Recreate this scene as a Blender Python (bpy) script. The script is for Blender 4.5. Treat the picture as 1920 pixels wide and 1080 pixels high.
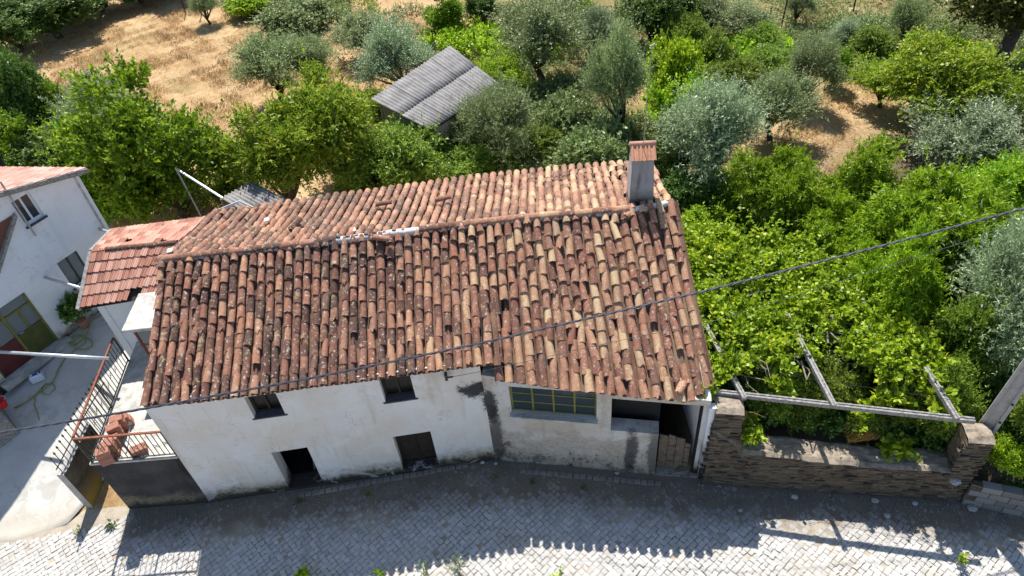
import bpy, math, random
import numpy as np
from mathutils import Matrix, Vector
rng = np.random.default_rng(7); random.seed(7)
for o in list(bpy.data.objects): bpy.data.objects.remove(o)
SC = bpy.context.scene
COL = SC.collection

# ------------------------------------------------------------------ camera
CAM_H, FPX, NAD = 16.0, 1340.0, (1112.0, 1985.0)      # metres above the street, focal length and nadir for a 1920 px wide frame
_d = np.array([NAD[0]-960, NAD[1]-540, FPX]); _d /= np.linalg.norm(_d)
_up = -_d; _fw = np.array([0, 0, 1.0]) - _up*_up[2]; _fw /= np.linalg.norm(_fw); _rt = np.cross(_fw, _up)
RC = np.array([_rt, _fw, _up])
cd = bpy.data.cameras.new('camera'); cam = bpy.data.objects.new('camera', cd); COL.objects.link(cam)
cd.sensor_width = 36; cd.lens = FPX/1920*36; cd.clip_start = .1; cd.clip_end = 2000
_m = np.eye(4); _m[:3, 0] = RC[:, 0]; _m[:3, 1] = -RC[:, 1]; _m[:3, 2] = -RC[:, 2]; _m[2, 3] = CAM_H
cam.matrix_world = Matrix(_m.tolist()); SC.camera = cam
# ------------------------------------------------------------------ light
SUN_EL, SUN_AZ = 57.5, -84.5                           # the light travels towards this azimuth
_e, _a = math.radians(SUN_EL), math.radians(SUN_AZ)
SUNV = Vector((math.cos(_e)*math.cos(_a), math.cos(_e)*math.sin(_a), -math.sin(_e)))
sl = bpy.data.lights.new('sun', 'SUN'); sl.energy = 5.0; sl.angle = math.radians(.53); sl.color = (1, .968, .915)
so = bpy.data.objects.new('sun', sl); COL.objects.link(so); so.rotation_euler = (-SUNV).to_track_quat('Z', 'Y').to_euler(); so.location = (0, 30, 60)
wd = bpy.data.worlds.new('World'); SC.world = wd; wd.use_nodes = True
wn = wd.node_tree.nodes; sky = wn.new('ShaderNodeTexSky'); sky.sky_type = 'NISHITA'; sky.sun_disc = False
sky.sun_elevation = _e; sky.sun_rotation = math.radians(-5.5); sky.air_density = 1.0; sky.dust_density = .6; sky.ozone_density = 1.5
wd.node_tree.links.new(sky.outputs[0], wn['Background'].inputs[0]); wn['Background'].inputs[1].default_value = .115
SC.view_settings.view_transform = 'Standard'; SC.view_settings.look = 'None'; SC.view_settings.gamma = 1
SC.view_settings.use_curve_mapping = False; SC.view_settings.exposure = .58
SC.cycles.max_bounces = 6; SC.cycles.diffuse_bounces = 3; SC.cycles.transparent_max_bounces = 6; SC.cycles.use_adaptive_sampling = True

# ------------------------------------------------------------------ survey helpers
def ray(x, y): return RC @ np.array([x-960, y-540, FPX], float)
def at(x, y, z=0.0):
    r = ray(x, y); return np.array([0, 0, CAM_H]) + r*((z-CAM_H)/r[2])
def proj(p):
    v = RC.T @ (np.array(p, float)-[0, 0, CAM_H]); return 960+FPX*v[0]/v[2], 540+FPX*v[1]/v[2], v[2]
def on_wall(a, b, x, y):
    r = ray(x, y); n = np.array([-(b-a)[1], (b-a)[0], 0]); o = np.array([0, 0, CAM_H])
    return o + r*(((a-o)@n)/(r@n))
def height_at(p, py):
    lo, hi = p[2], 15.5
    for _ in range(40):
        m = (lo+hi)/2
        if proj((p[0], p[1], m))[1] > py: lo = m
        else: hi = m
    return lo
def V(*a): return np.array(a, float)
def nrm(v): return v/np.linalg.norm(v)
def sstep(x, a, b): t = np.clip((x-a)/(b-a), 0, 1); return t*t*(3-2*t)
def vnoise(x, y, s=1.0, k=0.0):
    x = np.asarray(x, float)*s+k; y = np.asarray(y, float)*s-k*1.7
    return (np.sin(x*1.7+1.3*np.sin(y*1.1+k))+np.sin(y*2.1+1.7*np.sin(x*.9+2))+.6*np.sin(x*4.3+y*3.1)+.5*np.sin(y*5.3-x*3.7))/3.1

# ------------------------------------------------------------------ object helpers
def tag(o, label=None, cat=None, group=None, kind=None):
    for k, v in (('label', label), ('category', cat), ('group', group), ('kind', kind)):
        if v: o[k] = v
    return o
def thing(name, loc, label, cat, group=None):
    o = bpy.data.objects.new(name, None); o.empty_display_size = .3; COL.objects.link(o); o.location = [float(c) for c in loc]
    return tag(o, label, cat, group)
def root_loc(p):
    l = np.zeros(3)
    while p is not None:
        l = l+np.array(p.location); p = p.parent
    return l
def raw_mesh(name, verts, faces):
    me = bpy.data.meshes.new(name); verts = np.asarray(verts, np.float32).reshape(-1, 3)
    if isinstance(faces, np.ndarray):
        n, k = faces.shape; me.vertices.add(len(verts)); me.vertices.foreach_set('co', verts.ravel())
        me.loops.add(n*k); me.loops.foreach_set('vertex_index', faces.astype(np.int32).ravel())
        me.polygons.add(n); me.polygons.foreach_set('loop_start', np.arange(0, n*k, k, dtype=np.int32)); me.update(calc_edges=True)
    else: me.from_pydata(verts.tolist(), [], faces); me.update()
    return me
def link(name, me, mat, parent=None, smooth=False):
    if mat is not None and len(me.materials) == 0: me.materials.append(mat)
    if smooth: me.polygons.foreach_set('use_smooth', np.ones(len(me.polygons), bool))
    o = bpy.data.objects.new(name, me); COL.objects.link(o)
    if parent is not None: o.parent = parent
    return o
class MB:
    def __init__(s): s.v = []; s.f = []
    def add(s, verts, faces):
        b = len(s.v); s.v += [tuple(float(c) for c in p) for p in verts]; s.f += [tuple(b+i for i in f) for f in faces]; return s
    def hexa(s, p):          # 8 corners: bottom 4 counter-clockwise, top 4
        return s.add(p, [(3, 2, 1, 0), (4, 5, 6, 7), (0, 1, 5, 4), (1, 2, 6, 5), (2, 3, 7, 6), (3, 0, 4, 7)])
    def box(s, c, ax, ay, az, h=(.5, .5, .5)):
        c, ax, ay, az = [np.array(q, float) for q in (c, ax, ay, az)]
        return s.hexa([c+sx*ax*h[0]+sy*ay*h[1]+sz*az*h[2] for sz in (-1, 1) for sx, sy in ((-1, -1), (1, -1), (1, 1), (-1, 1))])
    def bbox(s, c, ax, ay, az, h, b=.01):   # chamfered box
        c, ax, ay, az = [np.array(q, float) for q in (c, ax, ay, az)]
        vs = []; lv = [(-h[2], b), (-h[2]+b, 0), (h[2]-b, 0), (h[2], b)]
        for z, i in lv:
            for sx, sy in ((-1, -1), (1, -1), (1, 1), (-1, 1)): vs.append(c+ax*sx*(h[0]-i)+ay*sy*(h[1]-i)+az*z)
        f = [(3, 2, 1, 0), (12, 13, 14, 15)]
        for r in range(3):
            for k in range(4): f.append((4*r+k, 4*r+(k+1) % 4, 4*r+4+(k+1) % 4, 4*r+4+k))
        return s.add(vs, f)
    def bar(s, a, b, w, h=None, up=(0, 0, 1)):
        a, b = np.array(a, float), np.array(b, float); d = nrm(b-a); h = h or w
        sx = np.cross(d, up); sx = nrm(sx) if np.linalg.norm(sx) > 1e-4 else V(1, 0, 0); uz = np.cross(sx, d)
        return s.hexa([p+sx*i*w/2+uz*j*h/2 for p in (a, b) for i, j in ((-1, -1), (1, -1), (1, 1), (-1, 1))])
    def tube(s, pts, rad, n=8, cap=True):
        pts = [np.array(p, float) for p in pts]
        if not hasattr(rad, '__len__'): rad = [rad]*len(pts)
        vs = []; u = None
        for i, p in enumerate(pts):
            d = nrm(pts[min(i+1, len(pts)-1)]-pts[max(i-1, 0)])
            if u is None: u = np.cross(d, (0, 0, 1) if abs(d[2]) < .9 else (1, 0, 0))
            u = nrm(u-d*(u@d)); w = np.cross(d, u)
            for k in range(n):
                a = 2*math.pi*k/n; vs.append(p+(u*math.cos(a)+w*math.sin(a))*rad[i])
        f = [(i*n+k, i*n+(k+1) % n, (i+1)*n+(k+1) % n, (i+1)*n+k) for i in range(len(pts)-1) for k in range(n)]
        if cap: f += [tuple(range(n))[::-1], tuple(range((len(pts)-1)*n, len(pts)*n))]
        return s.add(vs, f)
    def build(s, name, mat, parent=None, smooth=False):
        v = np.array(s.v)-root_loc(parent); return link(name, raw_mesh(name, v, s.f), mat, parent, smooth)
def place(name, me, M, parent, mat=None):        # instance of a shared mesh with a world matrix
    o = bpy.data.objects.new(name, me); COL.objects.link(o); o.parent = parent
    l = root_loc(parent); M = M.copy(); M.translation = M.translation-Vector(l.tolist()); o.matrix_local = M
    return o
def frame(loc, ax, ay, az, s=(1, 1, 1)):
    return Matrix(((ax[0]*s[0], ay[0]*s[1], az[0]*s[2], loc[0]), (ax[1]*s[0], ay[1]*s[1], az[1]*s[2], loc[1]), (ax[2]*s[0], ay[2]*s[1], az[2]*s[2], loc[2]), (0, 0, 0, 1)))

# ------------------------------------------------------------------ materials
class N:
    def __init__(s, name):
        s.m = bpy.data.materials.new(name); s.m.use_nodes = True; s.t = s.m.node_tree; s.t.nodes.clear()
        s.out = s.t.nodes.new('ShaderNodeOutputMaterial'); s.g = s.t.nodes.new('ShaderNodeNewGeometry'); s.pos = s.g.outputs['Position']
    def put(s, sock, v):
        if isinstance(v, bpy.types.NodeSocket): s.t.links.new(v, sock)
        elif hasattr(v, '__len__') and len(v) == 3 and sock.type == 'RGBA': sock.default_value = (*v, 1)
        else: sock.default_value = v
    def obj(s): return s.t.nodes.new('ShaderNodeTexCoord').outputs['Object']
    def rand(s, island): return s.g.outputs['Random Per Island'] if island else s.t.nodes.new('ShaderNodeObjectInfo').outputs['Random']
    def noise(s, scale, detail=4, rough=.6, vec=None, w=None, dist=0):
        n = s.t.nodes.new('ShaderNodeTexNoise'); s.put(n.inputs['Vector'], vec or s.pos)
        if w is not None: n.noise_dimensions = '4D'; s.put(n.inputs['W'], w)
        for k, v in (('Scale', scale), ('Detail', detail), ('Roughness', rough), ('Distortion', dist)): n.inputs[k].default_value = v
        return n.outputs[0]
    def scalev(s, vec, sc, off=(0, 0, 0)):
        n = s.t.nodes.new('ShaderNodeMapping'); s.put(n.inputs[0], vec); n.inputs['Scale'].default_value = sc; n.inputs['Location'].default_value = off; return n.outputs[0]
    def ramp(s, fac, stops):
        n = s.t.nodes.new('ShaderNodeValToRGB'); s.put(n.inputs[0], fac); e = n.color_ramp.elements
        while len(e) < len(stops): e.new(.5)
        for el, (p, c) in zip(e, stops): el.position = p; el.color = (*c, 1) if hasattr(c, '__len__') else (c, c, c, 1)
        return n.outputs[0]
    def mix(s, fac, a, b, mode='MIX'):
        n = s.t.nodes.new('ShaderNodeMix'); n.data_type = 'RGBA'; n.blend_type = mode
        s.put(n.inputs[0], fac); s.put(n.inputs[6], a); s.put(n.inputs[7], b); return n.outputs[2]
    def math(s, op, a, b=0.0, c=None, clamp=False):
        n = s.t.nodes.new('ShaderNodeMath'); n.operation = op; n.use_clamp = clamp; s.put(n.inputs[0], a); s.put(n.inputs[1], b)
        if c is not None: s.put(n.inputs[2], c)
        return n.outputs[0]
    def axis(s, i, vec=None):
        n = s.t.nodes.new('ShaderNodeSeparateXYZ'); s.put(n.inputs[0], vec or s.pos); return n.outputs[i]
    def rng(s, v, a, b, c=0.0, d=1.0, smooth=True):
        n = s.t.nodes.new('ShaderNodeMapRange'); n.interpolation_type = 'SMOOTHSTEP' if smooth else 'LINEAR'
        for k, q in zip(range(5), (v, a, b, c, d)): s.put(n.inputs[k], q)
        return n.outputs[0]
    def bump(s, h, strength=.4, dist=.02):
        n = s.t.nodes.new('ShaderNodeBump'); n.inputs['Strength'].default_value = strength; n.inputs['Distance'].default_value = dist; s.put(n.inputs['Height'], h); return n.outputs[0]
    def done(s, col, rough=.85, nor=None, metal=0.0, spec=.3, **kw):
        p = s.t.nodes.new('ShaderNodeBsdfPrincipled'); s.put(p.inputs['Base Color'], col); s.put(p.inputs['Roughness'], rough); p.inputs['Metallic'].default_value = metal
        p.inputs['Specular IOR Level'].default_value = spec
        for k, v in kw.items(): s.put(p.inputs[k], v)
        if nor is not None: s.t.links.new(nor, p.inputs['Normal'])
        s.t.links.new(p.outputs[0], s.out.inputs[0]); return s.m

def m_plain(name, c, rough=.7, var=.25, sc=6, metal=0.0, bump=.2, spec=.3):
    n = N(name); f = n.noise(sc, 5, .65); c2 = tuple(q*(1-var) for q in c); c1 = tuple(min(1, q*(1+var*.6)) for q in c)
    return n.done(n.ramp(f, [(.3, c2), (.7, c1)]), rough, n.bump(n.noise(sc*6, 4), bump, .01), metal, spec)
def m_tile(name, island, pale=0.0, dirt_shade=0.0):
    n = N(name); r = n.rand(island); x = n.axis(0); big = n.noise(.5, 3); r2 = n.math('FRACT', n.math('MULTIPLY', r, 17.31)); r3 = n.math('FRACT', n.math('MULTIPLY', r, 41.7))
    new = n.math('ADD', n.rng(x, -4.0, 2.5, -.06, .24), n.math('MULTIPLY', n.math('SUBTRACT', big, .5), .5))
    f = n.math('ADD', n.math('ADD', n.math('MULTIPLY', r, .82), n.math('MULTIPLY', n.math('SUBTRACT', n.noise(9, 4), .5), .45)), new)
    col = n.ramp(f, [(.0, (.07, .038, .03)), (.2, (.14, .064, .046)), (.42, (.27, .115, .074)), (.62, (.38, .175, .108)), (.82, (.51, .28, .16)), (1, (.64, .44, .25))])
    col = n.mix(n.math('MULTIPLY', r2, .28), col, n.mix(r3, (.27, .20, .15), (.30, .13, .095)))
    if pale: col = n.mix(pale, col, (.50, .31, .21))
    g = n.noise(30, 6, .75); col = n.mix(n.math('MULTIPLY', n.rng(g, .5, .62), n.rng(r3, 0, 1, .25, .95)), col, n.mix(.72, col, (.06, .045, .04)))
    li = n.noise(15, 4, .6, w=n.math('MULTIPLY', r, 30)); col = n.mix(n.math('MULTIPLY', n.rng(li, .57, .65), .75), col, (.55, .49, .40))
    ly = n.noise(8, 5, .7, w=n.math('MULTIPLY', r, 11)); col = n.mix(n.math('MULTIPLY', n.rng(ly, .54, .66), .6), col, (.44, .33, .17))
    col = n.mix(n.math('MULTIPLY', n.rng(n.noise(1, 5, .7, vec=n.scalev(n.pos, (1.6, .55, .8))), .5, .68), .5), col, n.mix(.55, col, (.10, .08, .07)))
    if dirt_shade: col = n.mix(dirt_shade, col, (.10, .062, .048))  # darker mix: dirt plus painted shade between the cover tiles
    sp = n.noise(70, 3, .6); col = n.mix(n.math('MULTIPLY', n.rng(sp, .62, .7), .5), col, (.60, .54, .44))
    return n.done(col, .92, n.bump(n.math('ADD', g, n.noise(90, 3)), .45, .01), spec=.15)
def m_leaf(name, cols, trans=.3, rough=.45, spec=.4):
    n = N(name); r = n.rand(True); o = n.rand(False)
    col = n.ramp(n.math('ADD', n.math('MULTIPLY', r, .72), n.math('MULTIPLY', n.math('SUBTRACT', n.noise(1.3, 4, .65), .28), .75), None, True), [(i/(len(cols)-1), c) for i, c in enumerate(cols)])
    h = n.t.nodes.new('ShaderNodeHueSaturation'); n.put(h.inputs['Color'], col); n.put(h.inputs['Value'], n.rng(o, 0, 1, .85, 1.18)); n.put(h.inputs['Hue'], n.rng(o, 0, 1, .492, .508)); col = h.outputs[0]
    p = n.t.nodes.new('ShaderNodeBsdfPrincipled'); n.put(p.inputs['Base Color'], col); p.inputs['Roughness'].default_value = rough; p.inputs['Specular IOR Level'].default_value = spec
    t = n.t.nodes.new('ShaderNodeBsdfTranslucent'); n.put(t.inputs[0], col)
    m = n.t.nodes.new('ShaderNodeMixShader'); m.inputs[0].default_value = trans; n.t.links.new(p.outputs[0], m.inputs[1]); n.t.links.new(t.outputs[0], m.inputs[2]); n.t.links.new(m.outputs[0], n.out.inputs[0]); return n.m
def m_plaster(name, base, warm, dirt, zb=0.0, black=None, grime=.5, patch=False):
    n = N(name); z = n.axis(2); big = n.noise(.9, 5, .6); fine = n.noise(9, 6, .7); str_ = n.noise(1, 5, .6, vec=n.scalev(n.pos, (3.5, 3.5, .45)))
    col = n.mix(n.rng(big, .35, .65), base, warm)
    col = n.mix(n.math('MULTIPLY', n.rng(str_, .52, .72), .35*grime*2), col, dirt)
    col = n.mix(n.math('MULTIPLY', n.rng(fine, .58, .72), .45), col, tuple(q*.55 for q in base))
    lo = n.math('ADD', n.math('SUBTRACT', z, zb), n.math('MULTIPLY', n.math('SUBTRACT', n.noise(2.6, 7, .75), .5), -1.0))
    col = n.mix(n.rng(lo, .72, .2), col, n.mix(n.rng(fine, .4, .6), (.21, .17, .11), (.30, .25, .17)))
    col = n.mix(n.rng(lo, .42, .1), col, (.05, .043, .037))
    bl = n.noise(.7, 7, .7, dist=.8); col = n.mix(n.math('MULTIPLY', n.rng(bl, .54, .57), .35), col, tuple(min(.85, q*1.1) for q in base)); col = n.mix(n.math('MULTIPLY', n.rng(n.noise(1.9, 8, .78), .57, .63), .4), col, tuple(q*.72 for q in warm))
    vt = n.t.nodes.new('ShaderNodeTexVoronoi'); vt.feature = 'DISTANCE_TO_EDGE'; vt.inputs['Scale'].default_value = .75; dv_ = n.t.nodes.new('ShaderNodeVectorMath'); dv_.operation = 'ADD'; nz_ = n.t.nodes.new('ShaderNodeTexNoise'); nz_.inputs['Scale'].default_value = 2.2; nz_.inputs['Detail'].default_value = 7; n.put(nz_.inputs['Vector'], n.pos); n.put(dv_.inputs[0], n.pos); n.put(dv_.inputs[1], nz_.outputs[1]); n.put(vt.inputs['Vector'], dv_.outputs[0])
    col = n.mix(n.math('MULTIPLY', n.math('MULTIPLY', n.rng(vt.outputs[0], .009, .002), n.rng(bl, .5, .58)), .3), col, (.12, .10, .085))
    if patch:
        pk = n.math('ADD', n.noise(1.5, 8, .75), n.rng(z, .4, 2.6, .10, -.12)); col = n.mix(n.math('MULTIPLY', n.rng(pk, .47, .56), .8), col, n.mix(n.rng(n.noise(12, 5), .4, .6), (.36, .30, .24), (.47, .41, .34)))
        col = n.mix(n.math('MULTIPLY', n.rng(n.math('ADD', n.noise(2.3, 8, .8, vec=n.scalev(n.pos, (1, 1, .7))), n.rng(z, .2, 1.6, .08, -.08)), .58, .66), .8), col, (.09, .08, .07))
    for c, rad, amt in (black or []):
        dv = n.t.nodes.new('ShaderNodeVectorMath'); dv.operation = 'DISTANCE'; sc = n.scalev(n.pos, (1/rad[0], 1/rad[0], 1/rad[1]))
        n.put(dv.inputs[0], sc); dv.inputs[1].default_value = (c[0]/rad[0], c[1]/rad[0], c[2]/rad[1])
        k = n.math('ADD', dv.outputs[1 if dv.outputs[1].type == 'VALUE' else 0], n.math('MULTIPLY', n.math('ADD', n.math('SUBTRACT', n.noise(3.6, 8, .75), .5), n.math('MULTIPLY', n.math('SUBTRACT', n.noise(28, 4, .7), .5), .55)), 2.4))
        col = n.mix(n.math('MULTIPLY', n.rng(k, 1.25, .7), amt), col, (.022, .023, .028))
    return n.done(col, .93, n.bump(n.math('ADD', n.noise(5, 6, .7), n.math('MULTIPLY', fine, .6)), .35, .03), spec=.12)

def m_rubble():
    n = N('rubble_wall'); p = n.scalev(n.pos, (2.2, 2.2, 15)); f = n.noise(1, 6, .7, vec=p, dist=.6); c = n.ramp(f, [(.32, (.035, .028, .022)), (.5, (.12, .092, .066)), (.68, (.22, .17, .12))])
    c = n.mix(n.math('MULTIPLY', n.rng(n.noise(1.3, 6, .7), .48, .62), .7), c, (.16, .125, .085)); c = n.mix(n.rng(n.noise(2.1, 6, .75), .58, .7), c, (.05, .042, .036)); c = n.mix(n.math('MULTIPLY', n.rng(n.noise(1.7, 5, .7), .62, .74), .5), c, (.26, .21, .09))
    return n.done(c, .95, n.bump(n.math('ADD', f, n.noise(30, 5)), .7, .025), spec=.1)
M = {}
M['tile'] = m_tile('clay_tile', False); M['tile_s'] = m_tile('clay_tile_mass', True); M['tile_b'] = m_tile('clay_tile_back_sunlit', True, .16); M['tile_c'] = m_tile('shaded_dirty_channel_tile', True, 0, .62)  # back slope paled as sunlit; channels darkened for dirt and valley shade
M['flat'] = None; M['flat_new'] = m_plain('orange_tile', (.56, .28, .17), .8, .25, 14)
M['plaster'] = m_plaster('lime_plaster', (.72, .705, .69), (.69, .63, .56), (.42, .33, .22), 0, [((-1.1, 10.8, 2.95), (.42, .28), .95), ((-.75, 10.8, 2.55), (.24, .55), .95), ((-.66, 10.7, 1.5), (.1, .8), .6)])
M['plaster_g'] = m_plaster('garage_plaster', (.60, .58, .55), (.52, .45, .37), (.30, .25, .2), 0, [((-.85, 10.8, 2.3), (.2, .6), .9), ((-.78, 10.75, 1.1), (.18, 1.1), .75), ((2.5, 10, .8), (.16, 1.0), .8), ((3.05, 9.9, .9), (.2, 1.0), .7)], .9, True)
M['plaster_t'] = m_plaster('damp_render', (.048, .046, .048), (.085, .08, .078), (.02, .016, .015), 0, None, 1.0)
M['plaster_w'] = m_plaster('white_render', (.80, .82, .84), (.74, .76, .77), (.5, .5, .48), 1.0, None, .35)
M['chim'] = m_plaster('sooty_render', (.34, .34, .36), (.25, .25, .27), (.09, .085, .08), 5.2, None, 1.0)
M['chim_l'] = m_plain('pale_render', (.46, .44, .41), .9, .2, 5)
M['deck'] = m_plain('roof_boards', (.06, .045, .035), .9, .4, 8)
M['mortar'] = m_plain('lime_mortar', (.66, .64, .6), .9, .35, 9, bump=.6); M['ridge'] = m_tile('ridge_tile_clay', False, .12)
M['wood_d'] = m_plain('dark_wood', (.035, .025, .02), .7, .4, 9); M['wood_g'] = m_plain('weathered_wood', (.19, .145, .105), .85, .5, 11, bump=.5)
M['dark'] = m_plain('dark_interior', (.02, .02, .02), .9, .3, 3)
M['slate'] = m_plain('dark_slate', (.09, .09, .1), .8, .3, 8)
M['glass'] = N('window_glass').done((.03, .045, .05), .12, None, 0, .6)
M['dark_glass'] = N('shaded_room_glass').done((.012, .011, .011), .35, None, 0, .3)  # near-black panes: shade of the room behind is put into the colour
M['glass_f'] = N('frosted_glass').done((.16, .19, .2), .45, None, 0, .5)
M['green_frame'] = m_plain('olive_paint', (.20, .19, .045), .5, .3, 9); M['green_panel'] = m_plain('green_panel', (.10, .11, .03), .5, .3, 4); M['red_panel'] = m_plain('oxide_red_panel', (.12, .03, .028), .55, .25, 4)
M['white_paint'] = m_plain('white_paint', (.78, .79, .8), .4, .08, 5); M['galv'] = m_plain('galvanised_steel', (.62, .64, .66), .35, .15, 8, .6)
M['rust'] = m_plain('rusty_iron', (.25, .085, .045), .8, .5, 14, bump=.4); M['iron'] = m_plain('dark_iron', (.05, .05, .04), .6, .4, 12); M['bronze'] = m_plain('spear_paint', (.13, .10, .04), .6, .4, 12)
M['conc_pole'] = m_plain('pole_concrete', (.40, .38, .36), .9, .25, 7, bump=.3); M['conc_beam'] = m_plain('beam_concrete', (.30, .285, .265), .92, .55, 14, bump=.6)
M['slab'] = m_plain('slab_concrete', (.50, .48, .43), .9, .4, 5, bump=.4)
M['brick'] = m_plain('hollow_brick_clay', (.42, .195, .135), .85, .25, 16, bump=.3)
M['black'] = m_plain('cable_black', (.075, .08, .095), .5, .2, 20); M['hose'] = m_plain('hose_rubber', (.36, .34, .10), .5, .25, 9)
M['red_plastic'] = m_plain('red_plastic', (.55, .02, .02), .35, .1, 5); M['white_plastic'] = m_plain('white_plastic', (.72, .76, .82), .4, .1, 5); M['blue_print'] = m_plain('blue_label', (.04, .07, .3), .5, .1, 5)
M['bag'] = m_plain('grey_bag', (.30, .31, .33), .6, .6, 16, bump=.8); M['ochre'] = m_plain('ochre_lump', (.36, .22, .07), .9, .5, 14, bump=.6)
M['bark'] = m_plain('bark', (.10, .08, .062), .95, .5, 9, bump=.9); M['twig'] = m_plain('dry_twig', (.30, .25, .2), .9, .3, 9)
def m_corr():
    n = N('fibre_cement'); c = n.ramp(n.noise(2.5, 6, .7), [(.3, (.17, .16, .155)), (.7, (.33, .315, .30))])
    c = n.mix(n.rng(n.noise(20, 5, .7), .55, .7), c, (.10, .095, .09)); return n.done(c, .95, n.bump(n.noise(30, 4), .3, .01), spec=.1)
M['corr'] = m_corr()
def m_stone(name, island, cols, sc=14):
    n = N(name); r = n.rand(island); f = n.math('ADD', n.math('MULTIPLY', r, .75), n.math('MULTIPLY', n.noise(sc, 5, .7), .35))
    c = n.ramp(f, [(.1, cols[0]), (.5, cols[1]), (.95, cols[2])]); d = n.noise(1.1, 5, .65); c = n.mix(n.math('MULTIPLY', n.rng(d, .5, .72), .45), c, n.mix(.6, c, (.25, .2, .14)))
    if 'sett' in name:
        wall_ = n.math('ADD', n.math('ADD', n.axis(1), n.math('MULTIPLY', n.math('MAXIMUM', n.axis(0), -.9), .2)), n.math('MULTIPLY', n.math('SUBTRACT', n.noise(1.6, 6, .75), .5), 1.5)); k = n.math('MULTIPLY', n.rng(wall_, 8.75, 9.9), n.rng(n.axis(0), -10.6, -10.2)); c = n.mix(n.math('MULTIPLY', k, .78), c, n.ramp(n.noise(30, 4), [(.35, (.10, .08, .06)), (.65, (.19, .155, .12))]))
        c = n.mix(n.math('MULTIPLY', n.rng(n.noise(.8, 5, .7), .5, .66), .45), c, (.42, .36, .28))
    return n.done(c, .88, n.bump(n.noise(45, 5, .7), .4, .008), spec=.2)
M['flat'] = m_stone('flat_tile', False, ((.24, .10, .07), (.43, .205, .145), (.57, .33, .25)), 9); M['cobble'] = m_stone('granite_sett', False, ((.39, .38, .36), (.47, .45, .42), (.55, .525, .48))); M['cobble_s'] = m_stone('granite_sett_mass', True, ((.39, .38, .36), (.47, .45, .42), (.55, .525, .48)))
M['schist'] = m_stone('schist', False, ((.045, .036, .028), (.10, .078, .056), (.17, .135, .095)), 9); M['schist_core'] = m_rubble(); M['coping'] = m_plain('sunlit_earthy_mortar', (.30, .245, .185), .95, .55, 7, bump=.8)  # coping tone: earthy mortar, paled to carry sun on the wall top
M['block'] = m_stone('concrete_block', False, ((.16, .15, .145), (.21, .2, .19), (.27, .255, .24)))
M['loose'] = m_stone('loose_rock', False, ((.3, .29, .28), (.42, .4, .38), (.6, .58, .55)))
def m_street():
    n = N('street_soil'); f = n.noise(3, 6, .7); c = n.ramp(f, [(.3, (.30, .25, .19)), (.55, (.42, .36, .28)), (.75, (.5, .44, .35))])
    c = n.mix(n.rng(n.noise(35, 4, .7), .55, .7), c, (.14, .115, .085))
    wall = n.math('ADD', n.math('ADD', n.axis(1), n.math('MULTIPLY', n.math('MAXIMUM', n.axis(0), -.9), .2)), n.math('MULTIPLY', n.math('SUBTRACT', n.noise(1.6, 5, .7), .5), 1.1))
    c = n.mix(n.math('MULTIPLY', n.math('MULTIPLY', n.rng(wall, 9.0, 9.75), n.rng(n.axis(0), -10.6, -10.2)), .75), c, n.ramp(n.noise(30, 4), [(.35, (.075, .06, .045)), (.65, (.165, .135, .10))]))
    return n.done(c, .95, n.bump(n.noise(40, 5, .7), .6, .015), spec=.1)
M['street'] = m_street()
def m_yard():
    n = N('yard_concrete'); c = n.ramp(n.noise(.9, 6, .65), [(.3, (.47, .45, .41)), (.6, (.60, .58, .53)), (.8, (.66, .64, .6))])
    c = n.mix(n.math('MULTIPLY', n.rng(n.noise(4, 6, .75), .55, .72), .5), c, (.33, .29, .23)); c = n.mix(n.math('MULTIPLY', n.rng(n.noise(40, 4), .6, .7), .4), c, (.36, .34, .3))
    st_ = n.noise(1.4, 8, .75, dist=.6); c = n.mix(n.math('MULTIPLY', n.rng(st_, .53, .6), .45), c, (.36, .33, .28)); c = n.mix(n.math('MULTIPLY', n.rng(n.noise(.45, 6, .7), .56, .66), .5), c, (.42, .39, .34))
    e = n.math('ADD', n.axis(1), n.math('MULTIPLY', n.noise(2.5, 5, .7), .9)); c = n.mix(n.math('MULTIPLY', n.rng(e, 11.5, 10.7), .6), c, (.45, .39, .30))
    return n.done(c, .92, n.bump(n.noise(20, 6, .7), .4, .012), spec=.15)
M['yard'] = m_yard()
CLEAR = at(1530, 235, 1.2)
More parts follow.
